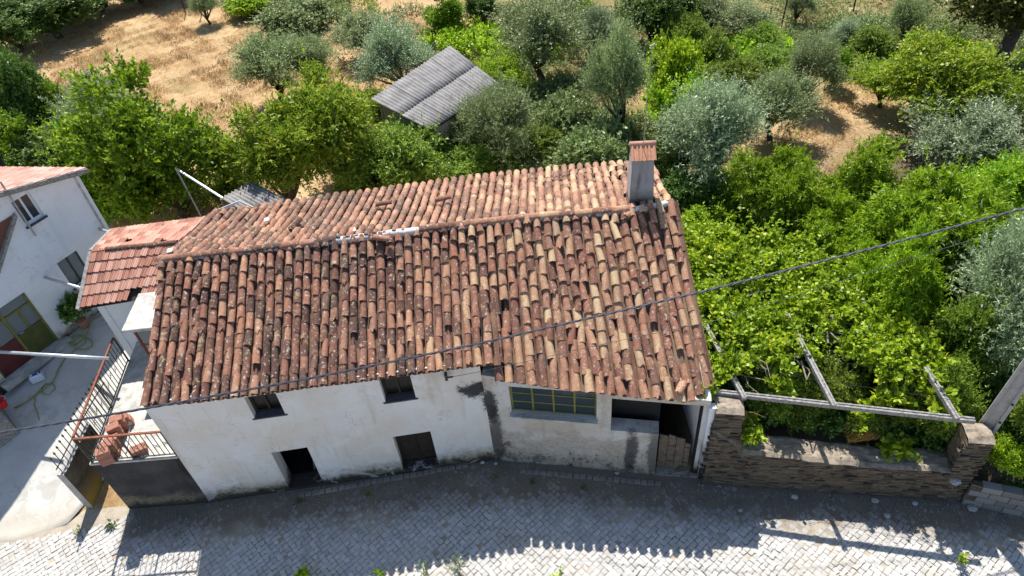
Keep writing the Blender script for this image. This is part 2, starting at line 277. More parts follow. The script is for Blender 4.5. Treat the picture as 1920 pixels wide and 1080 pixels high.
def m_ground():
    n = N('dry_field'); p = n.pos; f = n.noise(.55, 7, .72); c = n.ramp(f, [(.28, (.26, .155, .075)), (.45, (.41, .265, .13)), (.6, (.50, .345, .18)), (.78, (.60, .445, .26))])
    fine = n.noise(1, 6, .75, vec=n.scalev(p, (7, 3.2, 5))); c = n.mix(n.math('MULTIPLY', n.rng(fine, .45, .72), .6), c, (.27, .16, .07)); c = n.mix(n.math('MULTIPLY', n.rng(fine, .5, .3), .5), c, (.68, .53, .31))
    g = n.noise(.22, 5, .6); c = n.mix(n.math('MULTIPLY', n.rng(g, .56, .68), .6), c, n.mix(n.rng(fine, .4, .6), (.16, .15, .05), (.27, .23, .09)))
    dvc = n.t.nodes.new('ShaderNodeVectorMath'); dvc.operation = 'DISTANCE'; n.put(dvc.inputs[0], n.scalev(p, (1, 1, 0))); dvc.inputs[1].default_value = (CLEAR[0], CLEAR[1], 0); clr = n.rng(n.math('ADD', dvc.outputs[1 if dvc.outputs[1].type == 'VALUE' else 0], n.math('MULTIPLY', n.noise(.5, 4), 3)), 4.5, 7.5)
    gm = n.math('MULTIPLY', n.math('MULTIPLY', clr, n.rng(n.math('ADD', n.axis(0), n.math('MULTIPLY', n.noise(.4, 5), 6)), 0.5, 4.0)), n.rng(n.noise(.6, 6, .7), .3, .5)); c = n.mix(n.math('MULTIPLY', gm, .8), c, n.mix(n.rng(fine, .4, .6), (.10, .115, .035), (.22, .2, .075)))
    med = n.noise(.9, 6, .7, dist=.5); c = n.mix(n.math('MULTIPLY', n.rng(med, .52, .66), .5), c, (.34, .19, .085)); c = n.mix(n.math('MULTIPLY', n.rng(med, .45, .3), .4), c, (.70, .57, .38))
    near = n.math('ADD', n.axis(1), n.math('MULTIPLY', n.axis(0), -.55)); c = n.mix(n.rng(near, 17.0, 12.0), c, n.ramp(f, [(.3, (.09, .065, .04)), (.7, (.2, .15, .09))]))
    return n.done(c, .95, n.bump(n.noise(9, 6, .75), .8, .06), spec=.1)
M['ground'] = m_ground()
M['straw'] = m_leaf('dry_grass_blades', [(0.36, 0.218, 0.098), (0.486, 0.328, 0.158), (0.576, 0.412, 0.21), (0.666, 0.504, 0.292)], .35, .8, .1)
M['olive'] = m_leaf('olive_leaf', [(0.106, 0.163, 0.048), (0.202, 0.264, 0.093), (0.284, 0.358, 0.14), (0.403, 0.473, 0.21), (0.687, 0.763, 0.406)], 0.25)
M['olive_s'] = m_leaf('silver_olive_leaf', [(0.112, 0.156, 0.067), (0.206, 0.271, 0.133), (0.301, 0.378, 0.205), (0.413, 0.491, 0.278), (0.635, 0.721, 0.46)], 0.25)
M['citrus'] = m_leaf('citrus_leaf', [(0.045, 0.097, 0.008), (0.112, 0.225, 0.011), (0.199, 0.35, 0.015), (0.322, 0.476, 0.024), (0.523, 0.623, 0.04)], 0.42)
M['lime'] = m_leaf('vine_leaf', [(0.067, 0.137, 0.005), (0.156, 0.282, 0.009), (0.3, 0.473, 0.02), (0.514, 0.681, 0.033), (0.771, 0.8, 0.079)], 0.45)
M['yellow'] = m_leaf('yellowing_leaf', [(0.079, 0.16, 0.013), (0.188, 0.321, 0.02), (0.314, 0.449, 0.026), (0.439, 0.555, 0.041), (0.564, 0.576, 0.049)], 0.42)
M['walnut'] = m_leaf('walnut_leaf', [(0.065, 0.141, 0.01), (0.151, 0.296, 0.017), (0.259, 0.4, 0.023), (0.432, 0.52, 0.042), (0.583, 0.589, 0.066)], 0.42)
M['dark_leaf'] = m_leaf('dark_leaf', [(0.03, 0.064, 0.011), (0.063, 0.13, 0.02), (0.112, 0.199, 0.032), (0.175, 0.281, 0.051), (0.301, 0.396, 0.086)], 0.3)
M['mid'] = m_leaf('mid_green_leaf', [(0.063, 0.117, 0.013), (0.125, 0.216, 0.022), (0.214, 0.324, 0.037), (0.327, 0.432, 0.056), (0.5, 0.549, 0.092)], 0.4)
M['peach'] = m_leaf('peach_leaf', [(0.068, 0.152, 0.009), (0.162, 0.304, 0.012), (0.254, 0.428, 0.016), (0.382, 0.539, 0.023), (0.532, 0.629, 0.038)], 0.42)
M['bramble'] = m_leaf('bramble_leaf', [(0.078, 0.122, 0.036), (0.156, 0.227, 0.064), (0.25, 0.325, 0.114), (0.359, 0.423, 0.172), (0.468, 0.439, 0.215)], 0.3)
M['tall_leaf'] = m_leaf('olive_green_leaf', [(.03, .04, .008), (.06, .08, .012), (.11, .13, .02), (.18, .19, .03), (.26, .24, .05)], .3)
M['weed'] = m_leaf('weed_leaf', [(0.078, 0.143, 0.039), (0.182, 0.26, 0.091), (0.364, 0.429, 0.234)], 0.3)

# ------------------------------------------------------------------ ground, street, yard
A_, B_, C_, D_ = at(393, 942), at(928, 862), at(1228, 891), at(1308, 897)     # foot of the street front
def wall_y(x): return np.interp(x, [-60, -10.5, -8.4, -.92, 4.15, 9.6, 40], [9.6, 10.43, 10.41, 10.8, 9.5, 8.35, 2.0])
def yard_z(x, y): return np.interp(y, [10.2, 10.8, 12, 14, 16, 20], [0, .1, .45, .9, 1.2, 1.3])
def gz(x, y):
    x = np.asarray(x, float); y = np.asarray(y, float)
    gar = .95+.012*np.clip(y-12, 0, 40)+.07*vnoise(x, y, .35)+.03*vnoise(x, y, 1.3, 2)
    tr = sstep(y-wall_y(x), .3, .55); tm = sstep(y, 14.6, 16.6); r = gar*tr
    mid = gar*tm-.12*(1-tm); left = np.minimum(yard_z(x, y)-.06, gar)
    left = np.where(y > 20, gar, left); left = np.where((y > 17) & (y <= 20), left+(gar-left)*(y-17)/3, left)
    z = np.where(x > 3.9, r-.1*(1-tr), np.where(x < -9.6, left, mid))
    z = np.where(y < wall_y(x)-.1, -.12, z)
    return z
def gat(px, py):
    z = 1.0
    for _ in range(8): p = at(px, py, z); z = float(gz(p[0], p[1])); z = max(z, .9)
    return V(p[0], p[1], z)
def grid_sheet(xs, ys, fz):
    X, Y = np.meshgrid(xs, ys); Z = fz(X, Y); nx, ny = len(xs), len(ys)
    i = np.arange(ny-1)[:, None]*nx+np.arange(nx-1)[None, :]; f = np.stack([i, i+1, i+nx+1, i+nx], -1).reshape(-1, 4)
    return raw_mesh('sheet', np.stack([X, Y, Z], -1).reshape(-1, 3), f)
xs = np.unique(np.concatenate([np.linspace(-600, -40, 12), np.arange(-40, 40.1, .4), np.linspace(40, 600, 12)]))
ys = np.unique(np.concatenate([np.linspace(-300, -5, 8), np.arange(-5, 60.1, .4), np.linspace(60, 900, 16)]))
tag(link('ground', grid_sheet(xs, ys, gz), M['ground'], None, True), kind='structure')
sx = np.arange(-40, 40.1, .4); cols = []
vs = []; k = 24
for x in sx:
    top = wall_y(x)+.25 if x > -10.6 else np.interp(x, [-40, -13.2, -12, -11.4, -10.6], [9.3, 9.9, 10.2, 10.95, 12.4])
    for j in range(k): y = -14+(top+14)*(j/(k-1)); vs.append((x, y, .02*float(vnoise(x, y, .8))*(y < wall_y(x)-1.2)))
i = np.arange(len(sx)-1)[:, None]*k+np.arange(k-1)[None, :]
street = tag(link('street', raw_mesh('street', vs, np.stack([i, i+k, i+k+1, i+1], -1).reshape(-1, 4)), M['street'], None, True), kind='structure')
# yard: ramped concrete apron in front of the neighbouring house
vs = []; fs = []; ux = np.linspace(-34, -10.4, 60); kk = 40
for x in ux:
    y0 = np.interp(x, [-34, -13.2, -12.1, -11.62, -11.55, -10.4], [9.3, 9.9, 10.15, 10.6, 11.5, 11.6]); y1 = 19.5
    for j in range(kk):
        y = y0+(y1-y0)*(j/(kk-1))**1.3; vs.append((x, y, float(yard_z(x, y))+.03+.012*float(vnoise(x, y, 2))+(-.05 if j == 0 else 0)))
i = np.arange(59)[:, None]*kk+np.arange(kk-1)[None, :]
yard = tag(link('yard', raw_mesh('yard', vs, np.stack([i, i+kk, i+kk+1, i+1], -1).reshape(-1, 4)), M['yard'], None, True), kind='structure')

# cobbles: one chamfered sett, 4 shapes, the 300 nearest as pieces, the rest one mass
def sett(seed):
    r = np.random.default_rng(seed); q = np.array([(-1, -1), (1, -1), (1, 1), (-1, 1)])*.5+r.uniform(-.07, .07, (4, 2)); v = []
    for z, s in ((-.35, 1.0), (.2, 1.0), (.3, .9)):
        for a in q: v.append((a[0]*s, a[1]*s, z+(r.uniform(-.06, .06) if z > .2 else 0)))
    c = np.mean(np.array(v[8:]), 0); v.append((c[0], c[1], c[2]+.05))
    f = [(4*l+k, 4*l+(k+1) % 4, 4*l+4+(k+1) % 4, 4*l+4+k) for l in range(2) for k in range(4)]+[(8+k, 8+(k+1) % 4, 12) for k in range(4)]
    return np.array(v), f
SETTS = [sett(s) for s in range(5)]
sp = .124; th = math.radians(38); ca, sa = math.cos(th), math.sin(th); items = []
for i_ in range(-180, 180):
    for j_ in range(-180, 180):
        bx, by = i_*sp+rng.normal(0, .006), j_*sp*1.02+rng.normal(0, .006)
        row = .35*math.sin(i_*.05)
        x = ca*bx-sa*by; y = sa*bx+ca*by+row*.3+5
        if x < -15 or x > 14 or y < 4.6: continue
        wy = float(wall_y(x)); lim = wy-.1
        if x < -10.5: lim = np.interp(x, [-15, -13.2, -12, -11.4, -10.5], [9.75, 9.82, 10.0, 10.0, 10.2])
        if y > lim: continue
        d = lim-y+.5*float(vnoise(x, y, 1.1, 3)); z = -.003
        if x > -10.4:
            z -= .03*float(sstep(1.35-d, 0, 1.1))
            if d < 1.0 and rng.random() < .3: continue
        z += .010*float(vnoise(x, y, 2.2, 1))+rng.normal(0, .003)
        if rng.random() < .012: continue
        s = sp*rng.uniform(.9, 1.03); items.append((x, y, z, th+rng.normal(0, .15)+row*.1, s, s*rng.uniform(.88, 1.08)))
# two straight gutter courses along the foot of the fronts
for (p0, p1) in ((at(560, 930), at(878, 872)), (at(975, 884), at(1240, 908)), (at(600, 905), at(700, 890))):
    d = p1-p0; L = np.linalg.norm(d); d /= L; a = math.atan2(d[1], d[0]); n_ = int(L/.17)
    for q in range(n_): p = p0+d*(q+.5)*L/n_; items.append((p[0], p[1], .012+rng.normal(0, .004), a+rng.normal(0, .05), .155, .13))
dist = [math.dist(proj((x, y, z))[:2], (960, 1000))*.0+proj((x, y, z))[2]+(100 if not (10 < proj((x, y, z))[0] < 1910 and proj((x, y, z))[1] < 1072) else 0) for x, y, z, *_ in items]
order = np.argsort(dist); near = set(order[:300].tolist())
smesh = []
for v, f in SETTS: me = raw_mesh('cobblestone', v, f); me.materials.append(M['cobble']); smesh.append(me)
bv, bf, nb = [], [], 0
for q, (x, y, z, a, s1, s2) in enumerate(items):
    if q in near:
        o = bpy.data.objects.new('cobblestone', smesh[q % 5]); COL.objects.link(o); o.parent = street
        o.location = (x, y, z); o.rotation_euler = (rng.normal(0, .03), rng.normal(0, .03), a); o.scale = (s1, s2, .09)
    else:
        v, f = SETTS[q % 5]; c_, s_ = math.cos(a), math.sin(a); X, Y = v[:, 0]*s1, v[:, 1]*s2
        bv.append(np.stack([x+c_*X-s_*Y, y+s_*X+c_*Y, z+v[:, 2]*.09], -1)); bf += [tuple(nb+k for k in t) for t in f]; nb += len(v)
tag(link('cobble_paving', raw_mesh('cobble_paving', np.concatenate(bv), bf), M['cobble_s'], street), kind='stuff')

# ------------------------------------------------------------------ wall sheets with openings
def wall(name, p0, p1, zb, zt0, zt1, thick, openings, mat, parent, step=.3, bulge=.015, inward=None):
    p0, p1 = np.array(p0[:2]), np.array(p1[:2]); L = np.linalg.norm(p1-p0); d = (p1-p0)/L
    n = np.array([-d[1], d[0]]) if inward is None else np.array(inward)
    top = (lambda s: zt0+(zt1-zt0)*s/L) if not callable(zt0) else zt0
    zm = max(top(0), top(L), top(L/2)); S = set(np.linspace(0, L, max(2, int(L/step)+1)).round(4)); Z = set(np.linspace(zb, zm, max(2, int((zm-zb)/step)+1)).round(4))
    for s0, s1, z0, z1 in openings:
        S = {q for q in S if min(abs(q-s0), abs(q-s1)) > .05 or q in (0, round(L, 4))}; Z = {q for q in Z if min(abs(q-z0), abs(q-z1)) > .05 or q == round(zb, 4)}
    for s0, s1, z0, z1 in openings: S |= {s0, s1}; Z |= {z0, z1}
    S, Z = sorted(S), sorted(Z); ns, nz = len(S), len(Z); v = []
    for inner in (0, 1):
        for s in S:
            for z in Z:
                zz = min(z, top(s)); e = 0 if inner else bulge*float(vnoise(s, zz, 1.2, zb+L))
                q = p0+d*s+n*(thick*inner+e); v.append((q[0], q[1], zz))
    def hole(i, j):
        cs, cz = (S[i]+S[i+1])/2, (Z[j]+Z[j+1])/2; return any(a < cs < b and c < cz < e for a, b, c, e in openings)
    I = lambda k, i, j: k*ns*nz+i*nz+j; f = []
    for i in range(ns-1):
        for j in range(nz-1):
            if Z[j] >= max(top(S[i]), top(S[i+1])): continue
            if hole(i, j):
                if i == 0 or not hole(i-1, j): f.append((I(0, i, j), I(1, i, j), I(1, i, j+1), I(0, i, j+1)))
                if i == ns-2 or not hole(i+1, j): f.append((I(0, i+1, j), I(0, i+1, j+1), I(1, i+1, j+1), I(1, i+1, j)))
                if j == 0 or not hole(i, j-1): f.append((I(0, i, j), I(0, i+1, j), I(1, i+1, j), I(1, i, j)))
                if j == nz-2 or not hole(i, j+1): f.append((I(0, i, j+1), I(1, i, j+1), I(1, i+1, j+1), I(0, i+1, j+1)))
            else:
                f.append((I(0, i, j), I(0, i+1, j), I(0, i+1, j+1), I(0, i, j+1))); f.append((I(1, i, j), I(1, i, j+1), I(1, i+1, j+1), I(1, i+1, j)))
    for j in range(nz-1): f += [(I(0, 0, j), I(0, 0, j+1), I(1, 0, j+1), I(1, 0, j)), (I(0, ns-1, j), I(1, ns-1, j), I(1, ns-1, j+1), I(0, ns-1, j+1))]
    for i in range(ns-1): f.append((I(0, i, nz-1), I(0, i+1, nz-1), I(1, i+1, nz-1), I(1, i, nz-1)))
    return link(name, raw_mesh(name, np.array(v)-root_loc(parent), f), mat, parent)

# ------------------------------------------------------------------ the house
house = thing('house', (-2, 12, 0), 'long old white house with a worn clay tile roof along the cobbled street', 'house')
ZR = 5.45
def poly3(pts): return np.array([at(x, y, z) for x, y, z in pts])
def along(pl, u):
    s = np.concatenate([[0], np.cumsum(np.linalg.norm(np.diff(pl, axis=0), axis=1))]); s /= s[-1]
    return np.array([np.interp(u, s, pl[:, k]) for k in range(3)]).T
RPX = [(298, 489), (460, 472), (620, 453), (710, 442), (800, 431), (908, 419)], [(908, 419), (1000, 409), (1100, 402), (1190, 394), (1262, 379)]
RL, RR = (poly3([(x, y, ZR) for x, y in r]) for r in RPX)
EL = poly3([(264, 764, 4.08), (430, 746, 4.03), (600, 724, 3.98), (760, 702, 3.92), (924, 682, 3.86)])
ER = poly3([(926, 713, 3.42), (1000, 722, 3.36), (1100, 735, 3.26), (1200, 747, 3.17), (1290, 756, 3.1), (1330, 722, 3.12)])
BK = poly3([(400, 402, 4.2), (500, 388, 4.2), (640, 369, 4.2), (760, 352, 4.2), (900, 334, 4.2), (1030, 320, 4.2), (1170, 309, 4.2), (1228, 314, 4.2)])
NL, NR = 36, 20
uL, uR = (np.arange(NL)+.5)/NL, (np.arange(NR)+.5)/NR
colsF = [(r, e) for r, e in zip(along(RL, uL), along(EL, uL))]+[(r, e) for r, e in zip(along(RR, uR), along(ER, uR))]
RALL = np.concatenate([RL, RR[1:]]); NB_ = NL+NR; uB = (np.arange(NB_)+.5)/NB_
colsB = [(r, e) for r, e in zip(along(RALL, uB), along(BK, uB))]
def tile_geo(seed, broken=0.0, nseg=6):
    r = np.random.default_rng(seed); v = []; f = []; n = nseg+1
    for y, rad in ((0, .093), (.26, .086), (.5, .078)):
        for th_ in (0, .014):
            for k in range(n):
                a = math.pi*(.04+.92*k/nseg); R = rad-th_
                yy = y+(broken*r.uniform(0, .12) if y == 0 else 0)+(.006*math.sin(k*2.1+seed) if y == 0 else 0)
                v.append((R*math.cos(a), yy, R*1.08*math.sin(a)))
    for k in range(nseg):
        for l in (0, 2): f += [(l*n+k, l*n+k+1, (l+2)*n+k+1, (l+2)*n+k), ((l+1)*n+k, (l+3)*n+k, (l+3)*n+k+1, (l+1)*n+k+1)]
        f.append((k, n+k, n+k+1, k+1))
    for l in (0, 2): f += [(l*n, (l+2)*n, (l+3)*n, (l+1)*n), (l*n+nseg, (l+1)*n+nseg, (l+3)*n+nseg, (l+2)*n+nseg)]
    return np.array(v), f
TG = [tile_geo(0), tile_geo(1), tile_geo(2), tile_geo(3, .5), tile_geo(4, 1.0)]
def sagz(x, t): return -.07*math.sin(math.pi*t)+.03*float(vnoise(x, t*4, .9, 5))
covers, chans = [], []
def lay(cols, expo, messy, store, store_c, ridge_gap=.05):
    n = len(cols)
    for c in range(n):
        R, E_ = cols[c]; d = E_*0+R-E_; L = np.linalg.norm(d); d = d/L
        a, b = cols[max(c-1, 0)], cols[min(c+1, n-1)]; k = (1 if 0 < c < n-1 else 0)+1
        wide_e = np.linalg.norm((b[1]-a[1]) - d*((b[1]-a[1])@d))/k; wide_r = np.linalg.norm((b[0]-a[0]) - d*((b[0]-a[0])@d))/k
        sx_ = (b[0]+b[1]-a[0]-a[1]); ax = nrm(sx_-d*(sx_@d)); az = np.cross(ax, d)
        if az[2] < 0: ax, az = -ax, -az
        rows = max(2, int(round(L/expo))); lean = 0.0
        for half in (0, 1):
            s = -.02; first = True
            while s < L-.1:
                ex = expo*rng.uniform(.82, 1.16); t = s/L; w = wide_e+(wide_r-wide_e)*t; w = min(w, .34)
                p = E_+d*s+V(0, 0, sagz((E_+d*s)[0], t)); mm = messy(p[0], t)
                if half == 0:
                    if s > .3 and rng.random() < .012*mm: s += ex; continue
                    lean = .6*lean+rng.normal(0, .018*mm); lat = lean*.35+rng.normal(0, .006*mm); yaw = rng.normal(0, .035*mm)
                    ln = min(ex+.09, L-s+.05)/.5; up = .048+rng.normal(0, .004*mm); dd = nrm(d+ax*yaw-az*.038); nn = nrm(np.cross(ax, dd)); a2 = np.cross(dd, nn)
                    if nn@az < 0: nn = -nn; a2 = -a2
                    v_ = 4 if rng.random() < .05*mm else (3 if rng.random() < .12*mm else int(rng.integers(0, 3)))
                    store.append((frame(p+ax*lat+az*up, a2, dd, nn, (w/.235*rng.uniform(.94, 1.1), ln, w/.235*rng.uniform(.9, 1.08))), v_))
                else:
                    q = p+ax*w*.5+az*(.045); ln = min(ex+.1, L-s+.03)/.5; dd = nrm(d-az*.03); nn = -nrm(np.cross(ax, dd))
                    if nn@az > 0: nn = -nn
                    store_c.append((frame(q+az*.012+d*.0, np.cross(dd, nn), dd, nn, (w/.235*1.36, ln, .95)), 0))
                s += ex
mF = lambda x, t: 1.0+.75*float(sstep(x, -.5, 1.2))+(.7 if (abs(x+8.0) < .6) else 0)
lay(colsF, .385, mF, covers, chans); nF = len(covers)
backs, chb = [], []; lay(colsB, .40, lambda x, t: .8+.9*float(sstep(x, 2.0, 3.2))+.6*float(sstep(-x, 6.0, 7.5)), backs, chb)
tmesh = []
for v, f in TG: me = raw_mesh('roof_tile', v, f); me.materials.append(M['tile']); me.polygons.foreach_set('use_smooth', np.ones(len(me.polygons), bool)); me.set_sharp_from_angle(angle=.7); tmesh.append(me)
def massed(name, lst, mat, parent):
    bv, bf, nb = [], [], 0
    for Mx, k in lst:
        v, f = TG[k]; m = np.array(Mx); bv.append(v@m[:3, :3].T+m[:3, 3]); bf += [tuple(nb+i for i in t) for t in f]; nb += len(v)
    o = tag(link(name, raw_mesh(name, np.concatenate(bv)-root_loc(parent), bf), mat, parent, True), kind='stuff'); o.data.set_sharp_from_angle(angle=.7); return o
# boards under the tiles
def deck(name, cols, dz):
    v = []; f = []; m = 9; P_ = [cols[0]]+cols+[cols[-1]]
    for i, (R, E_) in enumerate(P_):
        if i == 0: R, E_ = R-(cols[1][0]-cols[0][0])*.5, E_-(cols[1][1]-cols[0][1])*.5
        if i == len(P_)-1: R, E_ = R+(cols[-1][0]-cols[-2][0])*.45, E_+(cols[-1][1]-cols[-2][1])*.3
        for k in range(m): t = .04+.96*k/(m-1); p = E_+(R-E_)*t; v.append((p[0], p[1], p[2]+sagz(p[0], t)+dz))
    n = len(P_); f = [(i*m+k, (i+1)*m+k, (i+1)*m+k+1, i*m+k+1) for i in range(n-1) for k in range(m-1)]
    return link(name, raw_mesh(name, np.array(v)-root_loc(house), f), M['deck'], house)
roof_f = deck('roof_slope', colsF[:NL], -.05); deck('roof_slope', colsF[NL-1:], -.055); roof_b = deck('roof_slope', colsB, -.06)
order = np.argsort([(Vector((0, 0, CAM_H))-m.translation).length for m, _ in covers]); near = set(order[:300].tolist())
for q in near: place('roof_tile', tmesh[covers[q][1]], covers[q][0], roof_f)
massed('roof_tiles', [c for q, c in enumerate(covers) if q not in near], M['tile_s'], roof_f)
massed('channel_tiles', chans, M['tile_c'], roof_f)
massed('roof_tiles', backs, M['tile_b'], roof_b); massed('channel_tiles', chb, M['tile_c'], roof_b)
# ridge: half-round tiles bedded on mortar, bare mortar in the middle stretch
s = np.concatenate([[0], np.cumsum(np.linalg.norm(np.diff(RALL, axis=0), axis=1))]); LR = s[-1]
mv = MB(); pts = []; rad = []
for q in np.linspace(0, 1, 70):
    p = along(RALL, [q])[0]; px = proj(p)[0]; pts.append(p+V(0, 0, -.0+.015*float(vnoise(q*60, 0)))); rad.append(.08+(.02 if 610 < px < 800 else 0)*(1+.5*float(vnoise(q*90, 3)))+.012*float(vnoise(q*130, 1)))
mv.tube(pts, rad, 8); mv.build('ridge_mortar', M['mortar'], house, True)
for k in range(int(LR/.42)):
    u0 = (k*.42+.02)/LR; p = along(RALL, [u0])[0]; p2 = along(RALL, [min(1, u0+.44/LR)])[0]; px = proj(p)[0]
    if 622 < px < 765 or 1165 < px < 1235: continue
    d = nrm(p2-p+V(0, 0, .02)); ax = nrm(np.cross(d, (0, 0, 1))); place('ridge_tile', tmesh[k % 3], frame(p+V(0, 0, .03+rng.normal(0, .006)), ax, d, np.cross(ax, d), (1.3, .94, 1.05)), house).data
for px, py, z, a, tl in ((700, 446, 5.55, -.35, .1), (1172, 409, 5.42, .75, .15), (815, 377, 5.05, 0.1, .2), (704, 385, 5.0, .05, .1), (1270, 740, 3.35, .9, .0), (545, 432, 5.1, 1.1, .1)):
    p = at(px, py, z); d = V(math.cos(a), math.sin(a), tl*.3); d = nrm(d); ax = nrm(np.cross(d, (0, 0, 1))); place('loose_tile', tmesh[3], frame(p, ax, d, np.cross(ax, d), (1, .9, 1)), house)
for px, py, z in ((662, 431, 5.35), (318, 470, 5.4), (500, 412, 4.9)):
    p = at(px, py, z+.05); m = MB(); m.bbox(p, nrm(V(1, .3, 0)), nrm(V(-.3, 1, -.3)), nrm(V(0, .3, 1)), (.07, .13, .025), .02); m.build('broken_mortar_piece', M['mortar'], house)

# street front of the house
dAB = nrm(B_-A_); W0, W1 = A_-dAB*.0, B_
def sz(a, b, x, y): q = on_wall(a, b, x, y); return float(np.linalg.norm((q-a)[:2])), float(q[2])
ops = []
for (x0, y0), (x1, y1) in (((456, 743), (535, 776)), ((709, 710), (780, 746))): s0, z1 = sz(A_, B_, x0, y0); s1, z0 = sz(A_, B_, x1, y1); ops.append((s0, s1, z0, min(z1, 3.83)))
ops += [(2.10, 2.98, .10, 1.69), (5.07, 6.0, .14, 1.62)]
LAB = float(np.linalg.norm((B_-A_)[:2])); wall('front_wall', A_, B_, -.1, 4.12, 3.9, .42, ops, M['plaster'], house, .22)
LBD = float(np.linalg.norm((D_-B_)[:2])); gops = [(.61, 2.65, 2.12, 3.1), (2.99, LBD-.015, 1.72, 2.92), (4.12, LBD-.015, .03, 1.73)]
wall('garage_wall', B_, D_, -.1, 3.42, 3.1, .38, gops, M['plaster_g'], house, .22)
nAB = np.array([-dAB[1], dAB[0], 0]); dBD = nrm(D_-B_); nBD = np.array([-dBD[1], dBD[0], 0])
# gable and rear walls
GL = V(A_[0]+.02, A_[1]+.1, 0); GLb = V(-8.3, 17.05, 0); eL = lambda s: np.interp(s, [0, 3.15, 6.7], [4.0, 5.25, 4.05]); eR = lambda s: np.interp(s, [0, 4.2, 7.6], [3.1, 5.25, 4.05])
wall('gable_wall', GL, GLb, -.1, eL, 0, .4, [], M['plaster'], house, .5, .01, (1, 0)); GRf, GRb = D_+V(.03, .135, 0), V(4.15, 17.2, 0)
wall('gable_wall', GRf, GRb, -.1, eR, 0, .12, [], M['plaster'], house, .5, .01, (-1, 0)); wall('rear_wall', GLb, GRb, .6, 4.1, 4.1, .4, [], M['plaster'], house, .6, .01, (0, -1))
m = MB(); m.box((-2.2, 13.6, -.03), (6.0, 0, 0), (0, 3.2, 0), (0, 0, .02), (1, 1, 1)); m.build('floor', M['dark'], house)
def wp(a, d, n, s, z, o): return a+d*s+n*o+V(0, 0, z)
for k, (s0, s1, z0, z1) in enumerate(ops):
    n = nAB; w = thing('x', (0, 0, 0), '', ''); bpy.data.objects.remove(w)
    if k == 2:      # open doorway with a leaning plank inside
        m = MB(); m.bar(wp(A_, dAB, n, s0+.62, .08, .5), wp(A_, dAB, n, s1-.05, .95, .34), .10, .03); m.build('plank', M['wood_g'], house)
        m = MB(); m.box(wp(A_, dAB, n, (s0+s1)/2, .045, .22), dAB, n, (0, 0, 1), ((s1-s0)/2-.01, .2, .05)); m.build('door_step', M['slate'], house); continue
    m = MB(); t = .05; zz = (z0+z1)/2; off = .2 if k < 2 else .24
    m.box(wp(A_, dAB, n, s0+.03, zz, off), dAB, n, (0, 0, 1), (.035, .03, (z1-z0)/2)); m.box(wp(A_, dAB, n, s1-.03, zz, off), dAB, n, (0, 0, 1), (.035, .03, (z1-z0)/2))
    m.box(wp(A_, dAB, n, (s0+s1)/2, z1-.035, off), dAB, n, (0, 0, 1), ((s1-s0)/2-.065, .03, .035)); m.box(wp(A_, dAB, n, (s0+s1)/2, z0+.035, off), dAB, n, (0, 0, 1), ((s1-s0)/2-.065, .03, .035))
    fr = m.build('window_frame', M['wood_d'], house)
    for h in (0, 1):
        c = (s0+s1)/2+(h-.5)*((s1-s0)/2-.05); m = MB(); m.box(wp(A_, dAB, n, c, zz, off+.02), dAB, n, (0, 0, 1), ((s1-s0)/4-.045, .012, (z1-z0)/2-.08))
        m.build('shutter', M['wood_d'] if k > 2 else M['dark_glass'], fr)
    m = MB(); m.bar(wp(A_, dAB, n, (s0+s1)/2, z0+.06, off-.02), wp(A_, dAB, n, (s0+s1)/2, z1-.06, off-.02), .05, .03, (0, 1, 0)); m.build('mullion', M['wood_d'], fr)
    if k < 2: m = MB(); m.box(wp(A_, dAB, n, (s0+s1)/2, z0-.012, .085), dAB, n, (0, 0, 1), ((s1-s0)/2+.05, .115, .018)); m.build('window_sill', M['slate'], house)
# wire bracket under the eave
q = on_wall(A_, B_, 836, 702); br = MB(); br.box(q-nAB*.06, dAB, nAB, (0, 0, 1), (.03, .06, .09)); br.tube([q-nAB*.1+dAB*.03, q-nAB*.1+dAB*.16], .022, 6); brk = br.build('wire_bracket', M['iron'], house)
# garage window: olive metal frame, 4 x 3 panes
s0, s1, z0, z1 = gops[0]; m = MB()
for k in range(5): c = s0+.025+(s1-s0-.05)*k/4; m.bar(wp(B_, dBD, nBD, c, z0+.0, .1), wp(B_, dBD, nBD, c, z1, .1), .045, .04, (0, 1, 0))
for k in range(4): c = z0+.02+(z1-z0-.04)*k/3; m.bar(wp(B_, dBD, nBD, s0+.05, c, .1), wp(B_, dBD, nBD, s1-.05, c, .1), .03, .028)
gf = m.build('garage_window_frame', M['green_frame'], house)
for i in range(4):
    for j in range(3):
        c = s0+.025+(s1-s0-.05)*(i+.5)/4; h = z0+.02+(z1-z0-.04)*(j+.5)/3; m = MB(); m.box(wp(B_, dBD, nBD, c, h, .1+rng.normal(0, .002)), nrm(dBD+nBD*rng.normal(0, .02)), nBD, (0, 0, 1), ((s1-s0)/8-.028, .004, (z1-z0)/6-.02)); m.build('pane', M['glass'], gf)
m = MB(); m.box(wp(B_, dBD, nBD, (s0+s1)/2, z0-.03, -.02), dBD, nBD, (0, 0, 1), ((s1-s0)/2+.03, .12, .025)); m.build('window_sill', M['slab'], house)
for a0, a1, o0, o1 in ((2.7, 2.75, .39, 2.6), (LBD-.17, LBD-.02, .14, 2.6), (2.7, LBD, 2.6, 2.65)):  # black panels added so the garage opening stays dark
    m = MB(); m.box(wp(B_, dBD, nBD, (a0+a1)/2, 1.45, (o0+o1)/2), dBD, nBD, (0, 0, 1), ((a1-a0)/2, (o1-o0)/2, 1.5)); m.build('garage_blackout_panel', M['dark'], house)
